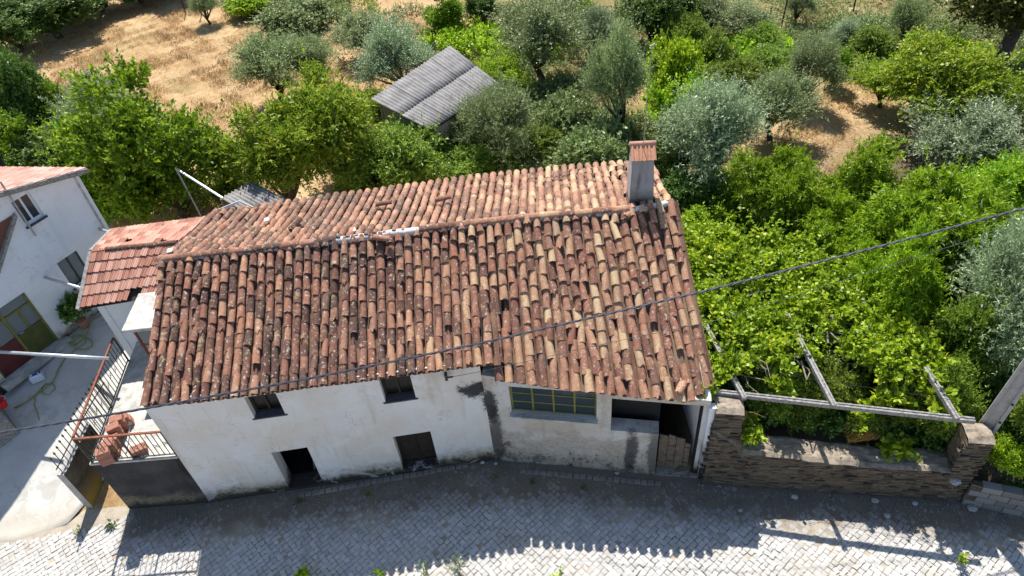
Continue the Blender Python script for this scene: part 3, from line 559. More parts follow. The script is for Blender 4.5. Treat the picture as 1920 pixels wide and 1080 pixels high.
# garage gate of upright planks, top stepping down to the right
gate = thing('plank_gate', wp(B_, dBD, nBD, 4.55, 0, .2), 'weathered grey plank gate with a broken top under the garage lintel', 'gate')
for k, (w, h, o) in enumerate(((.2, 1.34, 0), (.18, 1.34, .008), (.2, 1.28, -.006), (.13, 1.08, .01))):
    s_ = 4.17+sum((.2, .18, .2, .13)[:k])+w/2+k*.012; m = MB(); p = wp(B_, dBD, nBD, s_, .06, .22+o); m.hexa([p+dBD*(i*w/2)+nBD*j*.014+V(0, 0, zz+(i*(-.03) if zz else 0)) for zz in (0, h) for i, j in ((-1, -1), (1, -1), (1, 1), (-1, 1))]); m.build('plank', M['wood_g'], gate)
for h in (.35, 1.0): m = MB(); m.bar(wp(B_, dBD, nBD, 4.16, h, .255), wp(B_, dBD, nBD, 4.9, h-.02, .255), .09, .025); m.build('batten', M['wood_d'], gate)
# dark sheet with a rounded corner standing inside the opening
sh = []; c0 = 3.0; w_ = 1.14
for a in np.linspace(0, math.pi/2, 8): sh.append((c0+w_-.3+.3*math.cos(a), 2.18+.32*math.sin(a)))
sh += [(c0, 2.52), (c0, .3), (c0+w_, .3)]; n_ = len(sh); m = MB(); m.add([wp(B_, dBD, nBD, s_, z_, .55+o) for o in (0, .02) for s_, z_ in sh], [tuple(range(n_)), tuple(range(2*n_-1, n_-1, -1))]+[(k, k+n_, (k+1) % n_+n_, (k+1) % n_) for k in range(n_)])
tag(m.build('sheet_panel', M['dark']), 'dark sheet with a rounded corner standing inside the garage opening', 'panel')
# chimney
cb = at(1203, 381, 5.4); dx = nrm(at(1224, 378, 5.4)-at(1182, 380, 5.4)); dy = np.cross((0, 0, 1), dx); m = MB(); lv = []
for z, hw, hd in ((4.9, .31, .36), (5.45, .29, .34), (6.60, .245, .27)): lv.append([cb*V(1, 1, 0)+dx*sx_*hw+dy*(sy_*hd+.36)+V(0, 0, z) for sx_, sy_ in ((-1, -1), (1, -1), (1, 1), (-1, 1))])
m.hexa(lv[0]+lv[1]); m2 = MB(); m2.hexa(lv[1]+lv[2]); chim = m2.build('chimney', M['chim'], house); m.build('chimney_foot', M['chim'], house)
p = [V(*q) for q in (lv[1][0], lv[1][3], lv[2][3], lv[2][0])]; m = MB(); m.hexa([q-dx*o for o in (.004, .014) for q in p]); m.build('render_face', M['chim_l'], chim)
cc = cb*V(1, 1, 0)+dy*.36; cap_z = 6.62
for sgn in (-1, 1):
    for k in range(3):
        m = MB(); x0 = -.29+k*.195; e = cc+dx*(x0+.0975)+dy*sgn*.36+V(0, 0, cap_z); r = cc+dx*(x0+.0975)+dy*sgn*.02+V(0, 0, cap_z+.24); d = nrm(r-e); up = nrm(np.cross(dx, d)*(1 if np.cross(dx, d)[2] > 0 else -1)); L = np.linalg.norm(r-e)
        pr = [(-.0975, .0), (-.07, .035), (-.045, .035), (-.02, .008), (.025, .008), (.045, .03), (.065, .03), (.0975, .0)]; vs = [b+dx*a+up*(h-t) for t in (0, .02) for b in (e, r) for a, h in pr]; n8 = 8
        f = [(i, i+1, n8+i+1, n8+i) for i in range(7)]+[(16+i, 24+i, 25+i, 17+i) for i in range(7)]+[(i, 16+i, 17+i, i+1) for i in range(7)]+[(n8+i, n8+i+1, 24+i+1, 24+i) for i in range(7)]
        m.add(vs, f); m.build('cap_tile', M['flat_new'], chim)
m = MB(); a_ = cc-dx*.31+V(0, 0, cap_z+.235); b_ = cc+dx*.31+V(0, 0, cap_z+.235); m.tube([a_, (a_+b_)/2, b_], [.07, .072, .07], 10); m.build('cap_ridge_tile', M['flat'], chim, True)
m = MB(); t_ = at(1213, 100, 9.24); m.tube([cc-dy*.1+V(0, 0, 6.75), cc-dy*.05+(t_-cc)*V(.5, .5, 0)*.0+V(0.03, 0, 8.0), cc+V(.09, 0, 9.25)], .009, 5); m.box(cc+V(.1, 0, 9.25), (1, 0, .5), (0, 1, 0), (-.5, 0, 1), (.05, .015, .02)); m.build('aerial_mast', M['conc_pole'], chim)

# ------------------------------------------------------------------ outbuilding at the gable end, flat interlocking tiles
annex = thing('outbuilding', (-9.8, 15.5, 2.1), 'low outbuilding with pale red interlocking tiles against the house gable', 'outbuilding')
aE0, aE1, aR0, aR1, aB0, aB1 = at(151, 578, 3.9), at(296, 554, 3.9), at(173, 472, 4.6), at(332, 456, 4.6), at(212, 432, 4.15), at(398, 408, 4.15)
wall('wall', V(aE0[0]+.12, aE0[1]+.38, 0), V(-8.42, aE1[1]+.38, 0), 1.0, 4.1, 4.1, .2, [], M['plaster_w'], annex, .4, .01)
wall('wall', V(aE0[0]+.12, aE0[1]+.38, 0), V(aB0[0]+.1, aB0[1]-.1, 0), .8, lambda s: np.interp(s, [0, 1.4, 3], [4.05, 4.5, 4.1]), 0, .2, [], M['plaster_w'], annex, .4, .01, (1, 0))
def ftile(seed):
    r = np.random.default_rng(seed); pr = [(-.5, .02), (-.4, .09), (-.3, .09), (-.22, .02), (-.05, .02), (.03, .07), (.12, .07), (.2, .02), (.36, .02), (.43, .1), (.5, .1)]; n = len(pr)
    v = [(a, y, h-t+r.normal(0, .006)) for t in (0, .09) for y in (0, 1.12) for a, h in pr]
    f = [(i, i+1, n+i+1, n+i) for i in range(n-1)]+[(i, 2*n+i, 2*n+i+1, i+1) for i in range(n-1)]+[(2*n+i, 3*n+i, 3*n+i+1, 2*n+i+1) for i in range(n-1)]
    return v, f
fmesh = []
for s_ in range(3): me = raw_mesh('flat_tile', *ftile(s_)); me.materials.append(M['flat']); fmesh.append(me)
def flat_slope(e0, e1, r0, r1, rows, colsn, skip, dz=.03):
    sl_ = thing('x', (0, 0, 0), '', ''); bpy.data.objects.remove(sl_)
    m = MB(); m.add([e0-V(0, 0, .05), e1-V(0, 0, .05), r1-V(0, 0, .05), r0-V(0, 0, .05)], [(0, 1, 2, 3)]); dk = m.build('roof_slope', M['deck'], annex)
    for i in range(rows):
        for j in range(colsn):
            if (i, j) in skip: continue
            P_ = lambda u, t: (e0*(1-u)+e1*u)*(1-t)+(r0*(1-u)+r1*u)*t
            u, t = (j+.5)/colsn, i/rows; p = P_(u, t); ay = P_(u, (i+1)/rows)-p; ax = P_((j+1)/colsn, t)-P_(j/colsn, t); w, l = np.linalg.norm(ax), np.linalg.norm(ay); ay = nrm(ay); az = nrm(np.cross(ax, ay)); ax = np.cross(ay, az)
            if az[2] < 0: az = -az; ax = -ax
            yaw = rng.normal(0, .02)+(rng.normal(0, .25) if rng.random() < .05 else 0); ay2 = nrm(ay+ax*yaw-az*.09); ax2 = nrm(np.cross(ay2, az)); az2 = np.cross(ax2, ay2)
            place('flat_tile', fmesh[(i*7+j) % 3], frame(p+az*(dz+.03+rng.normal(0, .004)), ax2, ay2, az2, (w*1.0, l*1.04, .2)), dk)
flat_slope(aE0, aE1, aR0, aR1, 5, 13, {(0, 8), (0, 9)}); flat_slope(aB0, aB1, aR0, aR1, 5, 13, {(3, 4), (4, 10)})
for k in range(6):
    p, q = aR0+(aR1-aR0)*k/6, aR0+(aR1-aR0)*(k+1)/6; d = nrm(q-p+V(0, 0, rng.normal(0, .01))); ax = nrm(np.cross(d, (0, 0, 1)))
    if k != 0: place('ridge_tile', tmesh[k % 3], frame(p+V(0, 0, .02), ax, d, np.cross(ax, d), (.95, .82, .8)), annex)
m = MB(); m.bar(aE0+V(-.03, -.05, .0), aR0+V(-.03, 0, .0), .1, .12); m.bar(aR0+V(-.03, 0, .0), aB0+V(-.03, 0, .0), .1, .12); m.build('verge', M['conc_beam'], annex)
# porch canopy by the gable
porch = thing('porch', (-9.0, 13.5, 2.1), 'pale concrete porch canopy over a glazed rusty frame by the gable', 'porch')
m = MB(); m.bbox((-9.0, 13.55, 4.02), (1, 0, 0), (0, 1, 0), (0, 0, 1), (.66, .68, .05), .012); m.build('canopy_slab', M['slab'], porch)
for x in (-9.45, -8.95, -8.5):
    m = MB(); m.bar((x, 13.0, 2.1), (x, 13.0, 3.97), .05, .05, (0, 1, 0)); m.build('post', M['rust'], porch)
for z in (2.15, 2.8, 3.4): m = MB(); m.bar((-9.42, 13.0, z), (-8.53, 13.0, z), .035, .035); m.build('rail', M['rust'], porch)
for x in (-9.2, -8.725):
    for z in (2.48, 3.1, 3.68): m = MB(); m.box((x, 13.0, z), (1, 0, 0), (0, 1, 0), (0, 0, 1), (.21, .003, .27)); m.build('pane', M['glass_f'], porch)

# ------------------------------------------------------------------ terrace, railings, low wall
tL, tF, tB, ZT = -10.47, 10.47, 14.6, 2.1
terrace = thing('terrace', (-9.4, 12.5, 0), 'raised terrace with a black damp-stained wall at the left end of the house', 'terrace')
wall('wall', V(tL, tF, 0), V(A_[0], A_[1], 0), -.1, ZT-.06, ZT-.06, .25, [], M['plaster_t'], terrace, .3, .012)
wall('wall', V(tL, tF+.02, 0), V(tL-.15, tB, 0), -.1, ZT-.06, ZT-.06, .25, [], M['plaster_t'], terrace, .4, .01, (1, 0))
m = MB(); m.hexa([V(*q) for q in ((tL-.03, tF-.03, ZT-.055), (A_[0]-.005, A_[1]-.03, ZT-.055), (-8.42, tB, ZT-.055), (tL-.18, tB, ZT-.055), (tL-.03, tF-.03, ZT), (A_[0]-.005, A_[1]-.03, ZT), (-8.42, tB, ZT), (tL-.18, tB, ZT))]); m.build('floor_slab', M['slab'], terrace)
def railing(a, b, h, n, label, crosses=True, top='rust'):
    a, b = np.array(a), np.array(b); d = nrm(b-a); L = np.linalg.norm(b-a); r = thing('railing', (a+b)/2, label, 'railing', 'terrace railings'); z = V(0, 0, 1)
    m = MB(); m.bar(a+z*h, b+z*h, .05, .035); m.build('top_rail', M[top], r); m = MB(); m.bar(a+z*.06, b+z*.06, .03, .02); m.build('bottom_rail', M['iron'], r)
    for k in range(n+1):
        p = a+d*L*k/n; m = MB(); w = .035 if k in (0, n, n//2) else .014; m.bar(p+z*(0 if w > .02 else .07), p+z*(h-.018), w, w, (0, 1, 0)); m.build('bar', M['iron'], r)
    if crosses:
        for k in range(1, n, 2):
            p = a+d*L*(k+.5)/n+z*(.5 if (k//2) % 2 else .42); m = MB(); m.bar(p-d*.05-z*.06, p+d*.05+z*.06, .01); m.bar(p+d*.05-z*.06, p-d*.05+z*.06, .009); m.build('ornament', M['iron'], r)
    return r
railing((tL+.02, tF+.03, ZT), (A_[0]-.03, A_[1]+.03, ZT), .94, 16, 'rusty iron railing along the street edge of the terrace')
railing((tL+.0, tF+.1, ZT), (tL-.15, 13.75, ZT), .94, 22, 'rusty iron railing running back along the driveway side of the terrace')
# low wall beside the driveway with spear bars
p0, p1 = V(-11.55, 10.62, 0), V(-11.2, 13.4, 0); lw = thing('boundary_wall', p0, 'narrow rendered wall with a mossy side between driveway and terrace', 'wall')
dl = nrm(p1-p0); nl = V(dl[1], -dl[0], 0); prof = [(0, 1.56), (.25, 1.55), (.5, 1.6), (.9, 1.65), (1.45, 1.7)]; m = MB()
for (s0, z0), (s1, z1) in zip(prof[:-1], prof[1:]):
    c = [p0+dl*s+nl*o*.1+V(0, 0, z) for s, z in ((s0, z0), (s1, z1)) for o in (-1, 1)]; g = [q*V(1, 1, 0)-V(0, 0, .1) for q in c]; m.add(g+c, [(4, 5, 7, 6), (0, 4, 6, 2), (1, 3, 7, 5)]+([(0, 1, 5, 4)] if s0 == 0 else [])+([(2, 6, 7, 3)] if s1 == 1.45 else []))
def m_moss():
    n = N('mossy_render'); c = n.ramp(n.noise(2.5, 6, .7), [(.35, (.06, .05, .04)), (.65, (.17, .14, .10))]); k = n.math('ADD', n.axis(2), n.math('MULTIPLY', n.noise(2.5, 5), .9)); c = n.mix(n.math('MULTIPLY', n.rng(k, 1.35, .6), .75), c, (.33, .25, .05))
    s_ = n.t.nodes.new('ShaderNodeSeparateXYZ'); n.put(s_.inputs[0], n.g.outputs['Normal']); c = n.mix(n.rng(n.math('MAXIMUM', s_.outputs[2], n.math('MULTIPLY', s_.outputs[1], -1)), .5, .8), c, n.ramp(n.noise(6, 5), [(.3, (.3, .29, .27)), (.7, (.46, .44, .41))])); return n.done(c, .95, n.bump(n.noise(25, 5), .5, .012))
m.build('wall_body', m_moss(), lw)
sf = thing('spear_fence', p0+V(0, 0, 1.56), 'short iron fence with spear tips on the narrow wall beside the driveway', 'fence')
for k in range(17):
    s_ = .1+2.5*k/16; zt = np.interp(s_, [q[0] for q in prof], [q[1] for q in prof]); q = p0+dl*s_+V(0, 0, zt); m = MB(); m.tube([q-V(0, 0, 0 if s_ < 1.45 else 1.1), q+V(0, 0, .5)], .011, 5); m.tube([q+V(0, 0, .5), q+V(0, 0, .54), q+V(0, 0, .62)], [.012, .03, .002], 5); m.build('spear', M['bronze'], sf)
m = MB(); m.tube([p0+dl*s_+V(0, 0, np.interp(s_, [q[0] for q in prof], [q[1] for q in prof])+.2) for s_ in (.02, .5, 1.2, 2.0, 2.65)], .016, 5); m.build('rail', M['iron'], sf)
# bricks, sacks and rod on the terrace
def hollow_brick(c, yaw, label, size=(.30, .20, .11), group='hollow clay bricks on the terrace'):
    t = thing('brick', c, label, 'brick', group); ax, ay = V(math.cos(yaw), math.sin(yaw), 0), V(-math.sin(yaw), math.cos(yaw), 0); L, W_, H_ = [q/2 for q in size]; m = MB(); z = V(0, 0, 1); c = np.array(c)+z*H_; th_ = .012
    for o in (-1, 0, 1): m.box(c+z*o*(H_-th_/2), ax, ay, z, (L, W_, th_/2))
    for o in (-1, -.34, .34, 1): m.box(c+ay*o*(W_-th_/2), ax, ay, z, (L-.001, th_/2, H_-th_))
    m.build('clay_body', M['brick'], t)
    m = MB()
    for k in range(5): m.box(c+ay*(k-2)*W_*.36+z*(H_+.002), ax, ay, z, (L-.004, .006, .003))
    m.build('key_ridges', M['brick'], t)
stacks = [(195, 852, 4, .35, 'nearest the corner'), (203, 838, 4, .3, 'second from the corner'), (208, 822, 3, .25, 'third from the corner'), (214, 806, 4, .4, 'fourth from the corner'), (222, 790, 4, .35, 'fifth from the corner'), (228, 783, 3, .5, 'farthest from the corner')]
pos = ['bottom brick', 'second brick', 'third brick', 'top brick']
for px, py, n_, yaw, lab in stacks:
    g = at(px, py, ZT+.3)
    for k in range(n_): hollow_brick((g[0]+rng.normal(0, .012), g[1]+rng.normal(0, .012), ZT+.001+k*.112), yaw+rng.normal(0, .05), f"{pos[3] if k == n_-1 else pos[k]} of the red clay brick pile {lab} of the terrace")
for k in range(2): g = at(262, 852, ZT); hollow_brick((g[0]+k*.02, g[1]+.06, ZT+.001+k*.1), .35+k*.08, ['lower', 'upper'][k]+' brick of the lone pair beside the street railing', (.36, .22, .1))
def lump(name, c, r, mat, label, cat, seed, group=None):
    q = np.random.default_rng(seed); m = MB(); vs = []; n1, n2 = 10, 7
    for i in range(n2+1):
        for j in range(n1):
            t_, p_ = math.pi*i/n2, 2*math.pi*j/n1; k = 1+.22*float(vnoise(math.cos(p_)*2+seed, math.sin(p_)*2+i*.8, 1.3)); vs.append(np.array(c)+V(r[0]*math.sin(t_)*math.cos(p_), r[1]*math.sin(t_)*math.sin(p_), r[2]*(1+math.cos(t_)))*k)
    m.add(vs, [(i*n1+j, (i+1)*n1+j, (i+1)*n1+(j+1) % n1, i*n1+(j+1) % n1) for i in range(n2) for j in range(n1)]); return tag(m.build(name, mat), label, cat, group)
lump('plastic_sack', at(226, 803, ZT), (.22, .2, .13), M['bag'], 'crumpled grey plastic sack beside the brick piles on the terrace', 'sack', 3); lump('rock', at(243, 796, ZT), (.11, .12, .1), M['loose'], 'rounded pale rock next to the grey sack on the terrace', 'rock', 5); lump('clay_lump', at(226, 814, ZT), (.13, .1, .06), M['ochre'], 'ochre yellow lump in front of the grey sack', 'lump', 8)
m = MB(); a_, b_ = at(243, 797, ZT+.03), at(236, 848, ZT+.03); m.tube([a_, (a_+b_)/2+V(.01, 0, 0), b_], .02, 6); tag(m.build('metal_rod', M['galv']), 'grey metal rod lying on the terrace floor beside the sack', 'rod')

# ------------------------------------------------------------------ neighbouring white house
ZY = 1.2; cor = V(-12.07, 18.19, ZY); uw = nrm(V(.56, .83, 0)); uw = nrm(at(115.5, 641, ZY)-at(37, 700, ZY)); nb_ = V(-uw[1], uw[0], 0)          # along the gable towards the corner; away from us
wh = thing('neighbour_house', cor, 'white rendered house with a pinkish tile roof beside the driveway', 'house'); LW = 9.0; w0 = cor-uw*LW
def ws(x, y): q = on_wall(w0, cor, x, y); return float((q-w0)@uw), float(q[2])
def rect(tr, bl): (s1, z1), (s0, z0) = ws(*tr), ws(*bl); return (s0, s1, z0, z1)
win1 = rect((55, 360), (50, 425)); win2 = rect((143.5, 469), (138, 541)); s1_, zt_ = ws(46, 547); door = (s1_-1.75, s1_, ZY+.04, zt_)
wall('gable_wall', w0, cor, 0, lambda s: np.interp(s, [0, 4.5, LW], [5.54, 6.75, 5.54]), 0, .35, [win1, win2, door], M['plaster_w'], wh, .4, .006, nb_[:2])
nr_ = nrm(V(-.98, .2, 0)); cb2 = cor+nr_*8.0; wall('side_wall', cor+nb_*.001, cb2, 0, 5.54, 5.54, .35, [], M['plaster_w'], wh, .6, .006, -uw[:2])
m = MB(); m.box(w0+uw*LW/2+nb_*3+V(0, 0, 2.3), uw, nb_, (0, 0, 1), (4.0, .05, 2.2)); m.build('inner_wall', M['dark'], wh)
m = MB(); m.bar(cor-uw*.14-nb_*.02+V(0, 0, .0), cor-uw*.14-nb_*.02+V(0, 0, 4.2), .05, .03, (0, 1, 0)); m.build('corner_strip', M['slab'], wh)
# roof: two slopes of tiles, scalloped verge
ridge_s = LW-4.5; r0 = w0+uw*ridge_s+V(0, 0, 5.62); 
for side in (1, -1):
    e = w0+uw*(LW+.22 if side > 0 else -.22)+V(0, 0, 4.28); rr = w0+uw*ridge_s+V(0, 0, 5.62); d = nrm(rr-e); L = np.linalg.norm(rr-e); up = nrm(np.cross(d, nr_)); up = up if up[2] > 0 else -up
    m = MB(); m.hexa([e+nr_*q+d*0-up*o+d*t for o in (.12, .0) for q, t in ((-.15, 0), (8.2, 0), (8.2, L), (-.15, L))]); dk = m.build('roof_slope', M['conc_beam'], wh)
    if side < 0: continue
    me = fmesh[0].copy(); me.materials.clear(); me.materials.append(m_stone('pink_tile', False, ((.40, .19, .14), (.55, .30, .235), (.64, .40, .33)), 5)); nr, nc = 13, 34
    for i in range(nr):
        for j in range(nc):
            if i*nc+j >= 300 and False: continue
            p = e+nr_*(-.13+(j+.5)*8.3/nc)+d*(i*L/nr); place('flat_tile', me, frame(p+up*.035, -nr_, nrm(d-up*.06), up, (8.3/nc, L/nr*1.02, .2)), dk) if (j < 23 and i < 13) else None
for k in range(9):
    m = MB(); e = w0+uw*(LW+.22)+V(0, 0, 4.28); rr = r0; p, q = e+(rr-e)*k/9, e+(rr-e)*(k+.97)/9; m.bar(p-nb_*.13+V(0, 0, -.01+.01*(k % 2)), q-nb_*.13+V(0, 0, .0), .13, .1); m.build('verge_tile', M['conc_beam'], wh)
def window(o, frame_mat, pane_mat, depth, bars, parent, name='window_frame', t=.05):
    s0, s1, z0, z1 = o; m = MB(); W_ = lambda s, z, dd=0: w0*V(1, 1, 0)+uw*s+nb_*(depth+dd)+V(0, 0, z)
    m.bar(W_(s0+t/2, z0), W_(s0+t/2, z1), t, .05, nb_); m.bar(W_(s1-t/2, z0), W_(s1-t/2, z1), t, .05, nb_); m.bar(W_(s0+t, z0+t/2), W_(s1-t, z0+t/2), .05, t); m.bar(W_(s0+t, z1-t/2), W_(s1-t, z1-t/2), .05, t)
    if bars: c = (s0+s1)/2; m.bar(W_(c, z0+t), W_(c, z1-t), t*1.1, .05, nb_)
    fr = m.build(name, frame_mat, parent); h = (s1-s0)/2
    for k in ((0, 1) if bars else (0,)):
        a = s0+t+(k*(h-t/2) if bars else 0); b = a+(h-t*1.5 if bars else s1-s0-2*t); m = MB(); m.box(W_((a+b)/2, (z0+z1)/2, .01), uw, nb_, (0, 0, 1), ((b-a)/2, .004, (z1-z0)/2-t)); m.build('pane', pane_mat, fr)
    return fr
window(win1, M['white_paint'], M['glass'], .12, True, wh); window(win2, M['iron'], M['glass_f'], .1, True, wh, t=.035)
for o in (win1, win2): s0, s1, z0, z1 = o; m = MB(); m.box(w0*V(1, 1, 0)+uw*(s0+s1)/2+nb_*.02+V(0, 0, z0-.022), uw, nb_, (0, 0, 1), ((s1-s0)/2+.04, .1, .02)); m.build('window_sill', M['slate'], wh)
# double glazed door with red and green lower panels
s0, s1, z0, z1 = door; W_ = lambda s, z, dd=0: w0*V(1, 1, 0)+uw*s+nb_*(.12+dd)+V(0, 0, z)
m = MB(); m.bar(W_(s0+.03, z0), W_(s0+.03, z1), .06, .06, nb_); m.bar(W_(s1-.03, z0), W_(s1-.03, z1), .06, .06, nb_); c = s0+.92; m.bar(W_(c, z0), W_(c, z1), .07, .06, nb_); m.bar(W_(s0+.06, z1-.03), W_(s1-.06, z1-.03), .055, .06); m.bar(W_(s0+.06, z1-.42), W_(s1-.06, z1-.42), .052, .05)
m.bar(W_((c+s1)/2, z0+.95), W_((c+s1)/2, z1-.45), .05, .05, nb_); m.bar(W_((c+s0)/2, z0+.95), W_((c+s0)/2, z1-.45), .02, .03, nb_); fr = m.build('door_frame', M['green_frame'], wh)
m = MB(); m.box(W_((c+s1)/2, z0+.47, .01), uw, nb_, (0, 0, 1), ((s1-c)/2-.05, .015, .46)); m.build('door_panel', M['green_panel'], fr)
m = MB(); m.box(W_((c+s0)/2, z0+.47, .01), uw, nb_, (0, 0, 1), ((c-s0)/2-.05, .015, .46)); m.build('door_panel', M['red_panel'], fr)
for a, b in ((s0+.06, c-.04), (c+.04, s1-.06)):
    for za, zb in ((z0+.95, z1-.45), (z1-.39, z1-.06)): m = MB(); m.box(W_((a+b)/2, (za+zb)/2, .012), uw, nb_, (0, 0, 1), ((b-a)/2, .004, (zb-za)/2)); m.build('pane', M['glass_f'], fr)
m = MB(); m.tube([W_(c+.1, z0+.98, -.05), W_(c+.1, z0+.98, -.08), W_(c+.19, z0+.98, -.08)], .014, 6); m.build('handle', M['galv'], fr)
m = MB(); m.box(W_((s0+s1)/2, ZY+.02, -.2), uw, nb_, (0, 0, 1), ((s1-s0)/2+.2, .22, .06)); m.build('door_step', M['slab'], wh)
# pipe by the upper window, and the roof edge of the lean-to left of it
a_, b_ = on_wall(w0, cor, -5, 338), on_wall(w0, cor, 62, 440); m = MB(); m.tube([a_-nb_*.12, b_-nb_*.12], .025, 6)
for x, y in ((8, 362), (27, 385), (48, 416)): q = on_wall(w0, cor, x, y); m.bar(q-nb_*.14, q+nb_*.02, .03, .03)
m.build('standpipe', M['conc_pole'], wh)
lt = thing('lean_to', (-14.3, 15.0, ZY), 'red tiled lean-to roof with a grey verge on the white house', 'lean-to'); q0, q1 = on_wall(w0, cor, 24, 398)-nb_*.02, on_wall(w0, cor, -2, 478)-nb_*.02; dq = q1-q0
m = MB(); m.hexa([q+o for o in (V(0, 0, -.12), V(0, 0, 0)) for q in (q0, q0-nb_*.10, q1-nb_*.14+dq*.4, q1+dq*.4)]); m.build('verge', M['conc_beam'], lt); m = MB(); m.hexa([q+o for o in (V(0, 0, -.16), V(0, 0, -.05)) for q in (q0-uw*.05, q0-uw*2.2, q1-uw*2.2+dq*.4, q1-uw*.06+dq*.4)]); m.build('roof_slope', M['flat'], lt)
# awning poles between the houses
poles = (((0, 660, 3.0), (204, 672, 3.04), 'long galvanised pole from the terrace railing across the driveway', 1), ((84, 520, 3.45), (158, 542, 3.55), 'galvanised pole from the white wall towards the outbuilding verge', 0), ((186, 429, 3.7), (214, 438, 3.75), 'short galvanised pole at the far corner of the white house', 0))
for a, b, lab, ext in poles:
    p, q = at(*a), at(*b); p = p-(q-p)*.35 if ext else on_wall(w0, cor, a[0], a[1]); m = MB(); m.tube([p, (p+q)/2, q], .045, 8); t = tag(m.build('awning_pole', M['galv'], None, True), lab, 'pole', 'awning poles over the driveway')
# hose, canister, bucket, shrub and stone trough in the yard
def ypt(px, py, o=.0):
    z = 1.
    for _ in range(8): p = at(px, py, z+o); z = float(yard_z(p[0], p[1]))+.03
    return V(p[0], p[1], z+o)
hz = [(188, 590), (172, 600), (165, 620), (150, 640), (132, 648), (132, 634), (150, 628), (168, 636), (172, 648), (155, 655), (140, 650), (136, 638), (152, 630), (160, 640), (140, 655), (122, 672), (110, 690), (100, 712), (80, 730), (60, 745), (40, 758), (25, 765)]
m = MB(); pts = [ypt(x, y, .03+.02*(i % 3)) for i, (x, y) in enumerate(hz)]; dense = []
for i in range(len(pts)-1):
    a0, a1, a2, a3 = pts[max(i-1, 0)], pts[i], pts[i+1], pts[min(i+2, len(pts)-1)]
    for t in np.linspace(0, 1, 6)[:-1]: dense.append(.5*((2*a1)+(-a0+a2)*t+(2*a0-5*a1+4*a2-a3)*t*t+(-a0+3*a1-3*a2+a3)*t**3))
m.tube(dense, .02, 6); m.build('hose', M['hose'], None, True); tag(bpy.context.scene.objects['hose'], 'yellow-green hose coiled on the concrete by the white house wall', 'hose')
hz2 = [(30, 763), (50, 752), (68, 738), (84, 720), (98, 718), (103, 728), (92, 740), (80, 738), (78, 728), (66, 742), (64, 760), (70, 775), (73, 788)]; pts = [ypt(x, y, .02) for x, y in hz2]; m = MB(); m.tube(pts, .018, 6); tag(m.build('hose', M['hose'], None, True), 'loose yellow hose end lying near the white canister', 'hose')
p = ypt(74, 713); cn = thing('canister', p, 'white plastic canister with a blue label on the concrete', 'canister'); m = MB(); m.bbox(p+V(0, 0, .13), nrm(V(1, .5, 0)), nrm(V(-.5, 1, 0)), (0, 0, 1), (.17, .1, .13), .03); m.build('body', M['white_plastic'], cn); m = MB(); m.box(p+V(0, 0, .264), nrm(V(1, .5, 0)), nrm(V(-.5, 1, 0)), (0, 0, 1), (.07, .05, .003)); m.build('label', M['blue_print'], cn); m = MB(); m.tube([p+V(.12, .06, .26), p+V(.12, .06, .30)], .03, 8); m.build('cap', M['blue_print'], cn)
p = ypt(20, 790); tr = thing('stone_trough', p, 'grey stone trough at the left edge of the driveway', 'trough'); m = MB(); m.bbox(at(-6, 800, .85), nrm(V(1, .9, 0)), nrm(V(-.9, 1, 0)), (0, 0, 1), (.35, .55, .5), .03); m.build('body', M['conc_beam'], tr)
p = at(8, 762, 1.36); bk = thing('bucket', p, 'red plastic bucket on the stone trough', 'bucket'); m = MB(); n_ = 16
vs = [p+V(r*math.cos(2*math.pi*k/n_), r*math.sin(2*math.pi*k/n_), z) for r, z in ((.1, 0), (.15, .26), (.16, .27), (.14, .265), (.09, .02)) for k in range(n_)]; m.add(vs, [(l*n_+k, l*n_+(k+1) % n_, (l+1)*n_+(k+1) % n_, (l+1)*n_+k) for l in range(4) for k in range(n_)]+[tuple(range(4*n_, 5*n_))]); m.build('body', M['red_plastic'], bk, True)
m = MB(); m.tube([p+V(.155*math.cos(a), .155*math.sin(a), .27+.0*a) for a in np.linspace(0, math.pi, 9)], .006, 5); m.build('handle', M['galv'], bk)

